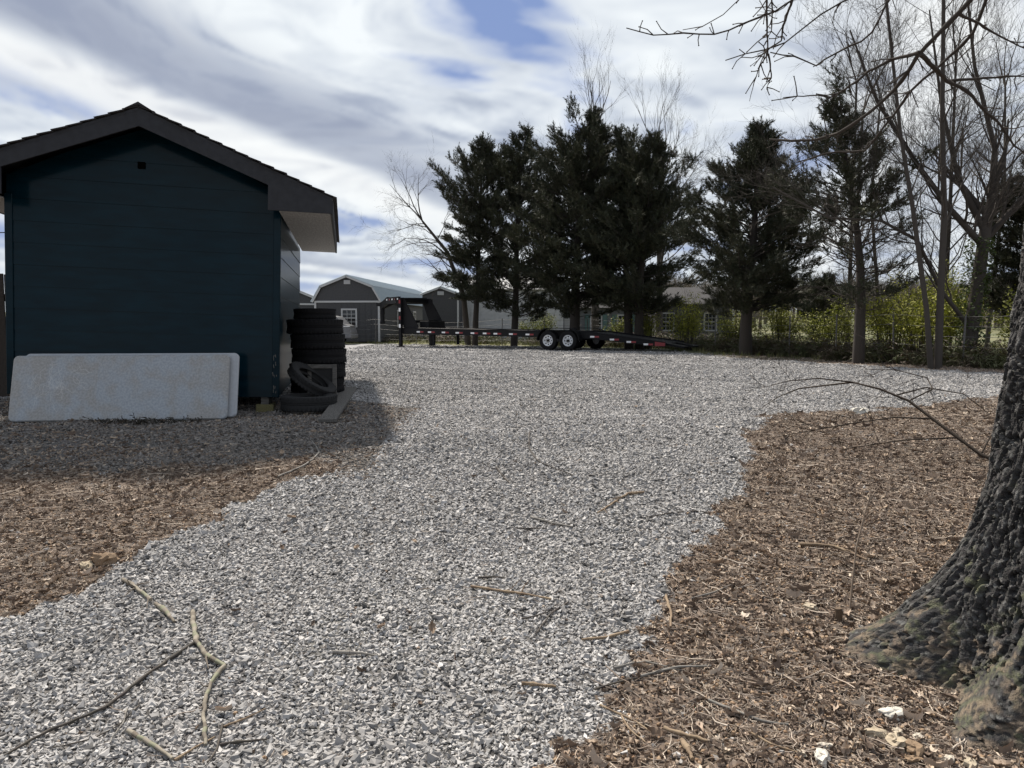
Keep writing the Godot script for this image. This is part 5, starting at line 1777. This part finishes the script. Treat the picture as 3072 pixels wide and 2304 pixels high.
func build_sticks() -> void:
	var L := [
	["pale", 13, [-2.24, 4.32, -2.10, 4.20, -1.96, 4.07], "thick lichen-covered stick lying end to end with a shorter piece"],
	["pale", 13, [-1.91, 4.02, -1.82, 3.95, -1.74, 3.85], "short pale broken stick beside the thick lichen-covered one"],
	["pale", 12, [-1.69, 3.96, -1.62, 3.80, -1.54, 3.64, -1.44, 3.51, -1.32, 3.42, -1.33, 3.30, -1.30, 3.15, -1.26, 3.02, -1.18, 2.85], "long crooked pale branch bent at a sharp elbow on the gravel"],
	["dark", 8, [-1.55, 3.63, -1.61, 3.49, -1.66, 3.34, -1.68, 3.23, -1.71, 3.12, -1.77, 3.04, -1.85, 2.95, -1.88, 2.88, -1.92, 2.79], "long thin dark branch running from the crooked pale branch"],
	["grey", 4, [-1.61, 3.10, -1.57, 2.99, -1.56, 2.88, -1.55, 2.85], "curved grey bark strip beside the long dark branch"],
	["pale", 10, [-1.52, 2.92, -1.44, 2.87, -1.34, 2.81, -1.27, 2.75], "pale lichen stick below the foot of the crooked branch"],
	["dark", 3.5, [-1.57, 3.12, -1.58, 2.97, -1.64, 2.88, -1.76, 2.83], "hair-thin dark twig beside the curved bark strip"],
	["dark", 5, [-1.17, 2.99, -1.13, 2.83, -1.13, 2.74], "dark twig leaning off the crooked branch's lower end"],
	["tan", 4, [-1.16, 2.98, -1.10, 3.03, -1.03, 3.10], "thin tan twig reaching out from the crooked branch's lower end"],
	["dark", 6, [-1.13, 2.86, -1.05, 2.88, -0.96, 2.89], "straight dark twig beyond the crooked branch's lower end"],
	["tan", 5, [-1.26, 2.75, -1.22, 2.83, -1.17, 2.91], "tan twig between the pale lichen stick and the crooked branch"],
	["tan", 8, [-0.23, 4.26, -0.08, 4.18, 0.09, 4.10, 0.21, 4.04], "straight tan stick with a dark end in the middle of the gravel"],
	["dark", 5, [0.30, 4.02, 0.20, 3.89, 0.12, 3.69], "dark forked twig just past the straight tan stick"],
	["dark", 4, [0.05, 3.85, 0.12, 3.87, 0.19, 3.91], "short dark twig touching the dark forked twig"],
	["grey", 9, [0.13, 5.26, 0.28, 5.14, 0.41, 5.07], "straight grey bare stick alone on the gravel"],
	["tan", 9, [1.00, 5.73, 0.87, 5.68, 0.74, 5.50, 0.60, 5.30], "bent tan stick with loose leaves around it on the gravel"],
	["tan", 8, [0.59, 3.77, 0.47, 3.69, 0.34, 3.65], "brown stick close to the edge of the leaf litter"],
	["tan", 9, [0.04, 3.26, 0.12, 3.25, 0.19, 3.24], "short stubby brown stick on the gravel"],
	["dark", 5, [1.39, 5.30, 1.27, 5.34, 1.11, 5.30, 0.91, 5.22], "thin dark twig crossing from the litter onto gravel"],
	["dark", 7, [0.17, 7.44, 0.16, 6.93, 0.23, 6.45, 0.36, 6.27, 0.49, 6.11], "hook-shaped dark branch with fine twigs out on the gravel"],
	["dark", 6, [-0.13, 6.36, -0.06, 6.11, -0.01, 5.95], "short dark branch beside the hook-shaped one"],
	["grey", 8, [-0.85, 3.54, -0.73, 3.53, -0.63, 3.50], "smooth grey stick between the crooked branch and the straight tan stick"],
	["grey", 6, [0.47, 3.42, 0.55, 3.47, 0.63, 3.49, 0.72, 3.44], "arched grey twig beside the pale grey wavy stick"],
	["grey", 7, [0.58, 3.35, 0.66, 3.39, 0.76, 3.44, 0.92, 3.43], "pale grey wavy stick at the edge of the leaf litter"],
	["dark", 5, [0.36, 3.24, 0.47, 3.30, 0.56, 3.34], "dark twig at the gravel end of the wavy stick"],
	["grey", 7, [0.84, 3.16, 0.93, 3.07, 1.00, 3.00, 1.05, 2.98, 1.11, 2.97], "long grey stick lying among the acorns"],
	["tan", 8, [0.85, 4.15, 0.84, 3.96, 0.81, 3.81], "upright-lying tan stick at the border of gravel and litter"],
	["tan", 9, [0.61, 2.96, 0.69, 2.91, 0.76, 2.86], "tan wood splinter near the thick pale split of wood"],
	["tan", 12, [0.66, 2.87, 0.67, 2.81, 0.67, 2.74], "thick pale split of wood among the acorns"],
	["tan", 4, [0.45, 3.08, 0.47, 2.96, 0.52, 2.87], "thin bent tan twig among the acorns"],
	["tan", 5, [0.37, 3.13, 0.50, 3.03, 0.56, 2.93], "long tan twig crossing the thin bent one"],
	["grey", 5, [0.98, 4.10, 1.10, 4.13, 1.23, 4.21], "grey twig in the litter past the upright-lying tan stick"],
	["tan", 5, [0.94, 2.91, 0.99, 2.83, 1.08, 2.78], "tan twig below the long grey stick"],
	["tan", 11, [1.83, 4.80, 2.04, 4.78, 2.16, 4.58], "weathered tan stick in the litter behind the sapling"],
	["dark", 6, [-0.20, 4.37, -0.10, 4.37, -0.01, 4.33], "dark twig just behind the straight tan stick"],
	["dark", 4, [0.02, 5.09, 0.11, 5.07, 0.23, 5.07], "thin dark twig beside the straight grey stick"],
	["grey", 9, [-1.87, 6.07, -1.73, 6.36, -1.70, 6.70, -1.92, 7.26], "curved grey branch where the shed's shade meets the gravel"],
	["dark", 6, [-1.65, 6.70, -1.51, 6.62, -1.31, 6.42], "short dark stick by the curved grey branch"],
	]
	for k in L.size():
		var q: Array = L[k]
		var word: String = q[3]
		var kind: String = {"pale": "pale", "dark": "dark", "tan": "tan", "grey": "grey"}[q[0]]
		var o := part("fallen_stick", stick_mesh(q[2], q[1] * 0.00108, q[0], 900 + k), M.stick, self)
		tag(o, word if word else "small thin %s twig lying on the ground" % kind, "stick", "" if word else "small %s twigs on the ground" % kind)
	# stones by the oak roots
	var S := [[1.57, 3.05, 0.040, "flat pale stone slab lying against the oak roots"], [1.44, 2.92, 0.028, "tan stone at the end of the row by the oak roots"], [1.49, 2.86, 0.036, "largest tan stone in the cluster by the oak roots"], [1.53, 2.82, 0.034, "rusty brown stone touching the largest tan stone"], [1.60, 2.91, 0.018, ""], [1.50, 2.76, 0.021, "rounded brown stone below the stone cluster"], [1.16, 2.76, 0.030, "whitish stone among acorns away from the cluster"], [1.20, 2.84, 0.019, ""], [1.10, 2.79, 0.015, ""], [1.58, 3.97, 0.028, "yellowish stone behind the sapling's foot"], [1.64, 2.77, 0.020, ""], [1.70, 2.74, 0.024, ""], [1.53, 2.94, 0.020, ""], [-2.48, 4.58, 0.055, "rounded brown stone at the litter edge beside a curled twig"], [-2.56, 4.53, 0.032, "small pale stone next to the rounded brown stone"], [4.05, 8.9, 0.07, "white stone at the far edge of the leaf litter"]]
	for k in S.size():
		var q: Array = S[k]
		var m := worn_stone(1000 + k, 0.42 if k == 0 else 0.7)
		rng.seed = 1100 + k
		var o := part("stone", m, M.rock.duplicate(), self)
		var c := Color(0.40, 0.33, 0.23).lerp(Color(0.55, 0.50, 0.42), rng.randf())
		if k in [3, 5, 13]:
			c = Color(0.24, 0.17, 0.11)
		if k in [0, 6, 15]:
			c = Color(0.60, 0.57, 0.50)
		o.material_override.albedo_color = c.linear_to_srgb()
		o.scale = Vector3(q[2] * 1.55, q[2] * 1.25, q[2] * 1.25)
		o.rotation.y = rng.randf() * TAU
		o.position = on(q[0], q[1], q[2] * 0.5)
		tag(o, q[3] if q[3] else "small tan stone near the oak roots", "stone", "" if q[3] else "small stones near the oak roots")
	# sapling
	var sp := thing("sapling", "thin leafless sapling standing in the litter beside a stub", "sapling", on(1.77, 3.93))
	var mb := MB.new()
	mb.col = Color(0.26, 0.20, 0.15)
	mb.tube(PackedVector3Array([Vector3(0, -0.03, 0), Vector3(0.01, 0.15, 0), Vector3(0.025, 0.35, 0), Vector3(0.06, 0.52, 0), Vector3(0.09, 0.64, 0)]), PackedFloat32Array([0.0058, 0.0052, 0.0046, 0.004, 0.003]), 6)
	part("stem", mb, M.chip, sp)
	for q in [[0.06, 0.52, -0.05, 0.66], [0.075, 0.58, 0.14, 0.70], [0.09, 0.64, 0.075, 0.80], [0.05, 0.48, 0.11, 0.56]]:
		mb = MB.new()
		mb.col = Color(0.26, 0.20, 0.15)
		mb.tube(PackedVector3Array([Vector3(q[0], q[1], 0), Vector3((q[0] + q[2]) * 0.5, (q[1] + q[3]) * 0.5 + 0.01, 0.01), Vector3(q[2], q[3], 0.02)]), PackedFloat32Array([0.003, 0.0024, 0.0012]), 5)
		part("twig", mb, M.chip, sp)
	mb = MB.new()
	mb.col = Color(0.12, 0.08, 0.05)
	mb.tube(PackedVector3Array([on(1.68, 3.86, -0.04), on(1.685, 3.86, 0.04), on(1.682, 3.862, 0.065)]), PackedFloat32Array([0.024, 0.02, 0.018]), 8, true)
	tag(part("wood_stub", mb, M.stick, self), "short broken wood stub at the foot of the sapling", "stub")
	# big fallen branch arching out of the litter beside the oak
	var fb := thing("fallen_branch", "large dark fallen branch arching over the litter beside the oak", "branch", on(4.1, 6.3))
	var o := fb.position
	rng.seed = 1200
	for q in [[[4.25, 0.44, 6.1], [3.95, 0.56, 6.4], [3.80, 0.75, 6.7], [3.63, 0.96, 7.0], [3.46, 1.05, 7.2], [3.29, 1.10, 7.4], [3.0, 0.99, 8.0], [2.95, 0.85, 8.5], [2.9, 0.65, 9.0]], [[3.29, 1.10, 7.4], [3.0, 1.13, 7.5], [2.75, 1.10, 7.6], [2.55, 1.03, 7.7]], [[3.63, 0.96, 7.0], [3.9, 1.06, 7.1], [3.95, 1.15, 7.3], [3.7, 1.22, 7.4], [3.45, 1.22, 7.5]], [[3.75, 0.82, 6.8], [3.45, 0.82, 6.9], [3.1, 0.75, 7.0], [2.5, 0.6, 7.2]], [[3.86, 0.68, 6.6], [3.4, 0.66, 6.6], [2.9, 0.56, 6.7]], [[3.55, 1.0, 7.1], [4.0, 1.05, 7.4], [4.6, 0.95, 7.8], [5.0, 0.72, 8.0]], [[3.95, 0.58, 6.4], [4.1, 0.75, 6.5], [4.4, 0.8, 6.6]]]:
		mb = MB.new()
		mb.col = Color(0.6, 0.55, 0.5)
		var pp := PackedVector3Array()
		var rr := PackedFloat32Array()
		var m: int = q.size()
		var main: bool = m == 9
		for i in m:
			pp.append(Vector3(q[i][0], q[i][1], -q[i][2]) - o)
			rr.append(lerpf(0.019 if main else 0.008, 0.003, i / (m - 1.0)))
		mb.tube(pp, rr, 6, true)
		for k in 5:
			var i := rng.randi_range(1, m - 2)
			branch(mb, pp[i].lerp(pp[i + 1], rng.randf()), bend((pp[i + 1] - pp[i]).normalized(), 0.8), rng.randf_range(0.15, 0.5), 0.0035, 1, -0.02, 0.25, 0.7)
		part("limb", mb, M.bare_bark, fb)

# ---------------------------------------------------------------- sky
func sky_image() -> Image:
	var W := 2048
	var H := 1024
	var im := Image.create(W, H, false, Image.FORMAT_RGBF)
	var big := noise(0.20, FastNoiseLite.TYPE_SIMPLEX_SMOOTH, 7, 3)
	var gap := noise(0.42, FastNoiseLite.TYPE_SIMPLEX_SMOOTH, 3, 3)
	var streak := noise(0.55, FastNoiseLite.TYPE_SIMPLEX_SMOOTH, 17, 4)
	var puff := noise(2.6, FastNoiseLite.TYPE_SIMPLEX_SMOOTH, 57, 5)
	var fine := noise(1.7, FastNoiseLite.TYPE_SIMPLEX_SMOOTH, 27, 5)
	var along := Vector2(1.17, 3.37).normalized()
	var across := Vector2(along.y, -along.x)
	for yy in H:
		var el := PI * (0.5 - (yy + 0.5) / H)
		if el < -0.02:
			im.fill_rect(Rect2i(0, yy, W, H - yy), Color(0.42, 0.44, 0.46))
			break
		var up := maxf(sin(el), 0.0) + 0.035
		var ce := cos(el)
		for xx in W:
			# the first column of a panorama looks along -z
			var az := TAU * (xx + 0.5) / W
			var P := Vector2(sin(az), cos(az)) * ce / up
			var s := P.dot(along)
			var q := P.dot(across)
			var b := big.get_noise_2d(P.x + 3.0, P.y)
			var st := streak.get_noise_2d(q * 1.1 + b * 1.4, s * 0.30)
			var fi := fine.get_noise_2d(q * 0.9 + st * 1.2, s * 0.55)
			# rolls of thicker cloud lying side by side, grey underneath and bright along their edges
			var u := q + 1.98 + b * 0.16 + st * 0.10 + fi * 0.03
			var w := fposmod(u + 1.4, 2.8) - 1.4
			var might := 1.0 if absf(u - w) < 0.1 else 0.55 + 0.9 * b
			var band := smoothstep(-0.30, -0.10, w) * (1.0 - smoothstep(-0.02, 0.62, w)) * clampf(might, 0.0, 1.0)
			var rim := smoothstep(-0.95, -0.40, w) * (1.0 - smoothstep(-0.34, -0.14, w))
			var pf := puff.get_noise_2d(P.x + st, P.y * 0.8)
			var t := clampf(0.60 + 0.50 * st + 0.45 * fi + 0.55 * pf, 0.0, 1.0)
			var c := Color(0.42, 0.49, 0.63).lerp(Color(0.97, 1.02, 1.05), t)
			c = c.lerp(Color(1.06, 1.06, 1.04), rim * 0.55)
			c = c.lerp(Color(0.31, 0.355, 0.48), clampf(band * (0.76 + 0.4 * fi + 0.3 * pf) + clampf(-st * 0.7 - fi * 0.6 - pf * 0.5 - 0.16, 0.0, 0.45), 0.0, 0.88))
			# openings of blue sky
			var hole := clampf((gap.get_noise_2d(P.x, P.y * 0.7) * 1.1 - st * 0.25 + fi * 0.4 + pf * 0.3 - 0.20) * 2.8, 0.0, 1.0) * (1.0 - rim * 0.7) * (1.0 - band)
			c = c.lerp(Color(0.17, 0.28, 0.60), hole * 0.9)
			# thicker pale air low down
			c = c.lerp(Color(0.80, 0.86, 0.90), 0.6 * exp(-sin(el) / 0.10))
			im.set_pixel(xx, yy, c)
	return im

func _ready() -> void:
	# camera
	var cam := Camera3D.new()
	cam.name = "camera"
	add_child(cam)
	cam.position = Vector3(0, CAM_H, 0)
	cam.rotation_degrees = Vector3(-4.458, 0, 0)
	cam.fov = 53.08
	cam.near = 0.05
	cam.far = 1200.0
	cam.current = true
	# sky, exposure
	var env := Environment.new()
	env.background_mode = Environment.BG_SKY
	var ps := PanoramaSkyMaterial.new()
	ps.panorama = ImageTexture.create_from_image(sky_image())
	var sky := Sky.new()
	sky.sky_material = ps
	env.sky = sky
	env.background_energy_multiplier = 0.60
	env.tonemap_mode = Environment.TONE_MAPPER_LINEAR
	env.tonemap_exposure = 1.6
	env.sdfgi_enabled = true
	env.ssao_enabled = true
	env.ssil_enabled = true
	var we := WorldEnvironment.new()
	we.name = "world_environment"
	we.environment = env
	add_child(we)
	# sun: behind the shed, high, coming over its far corner towards the camera
	var sun := DirectionalLight3D.new()
	sun.name = "sun"
	add_child(sun)
	sun.basis = Basis.looking_at(Vector3(0.29, -0.80, 0.53).normalized(), Vector3.UP)
	sun.light_energy = 1.6
	sun.light_angular_distance = 2.2
	sun.light_color = Color(1.0, 0.965, 0.92)
	sun.shadow_enabled = true

	n_edge.frequency = 1.3
	n_edge.fractal_octaves = 3
	n_edge.seed = 3
	n_ground.frequency = 0.7
	n_ground.fractal_octaves = 3
	n_ground.seed = 9
	make_materials()
	build_ground()
	build_shed()
	build_barns()
	build_cedars()
	build_bare_trees()
	build_shrubs()
	build_fence()
	build_undergrowth()
	build_oak()
	build_trailer()
	build_car()
	build_shed_things()
	build_sticks()
	scatter_gravel()
	scatter_litter()
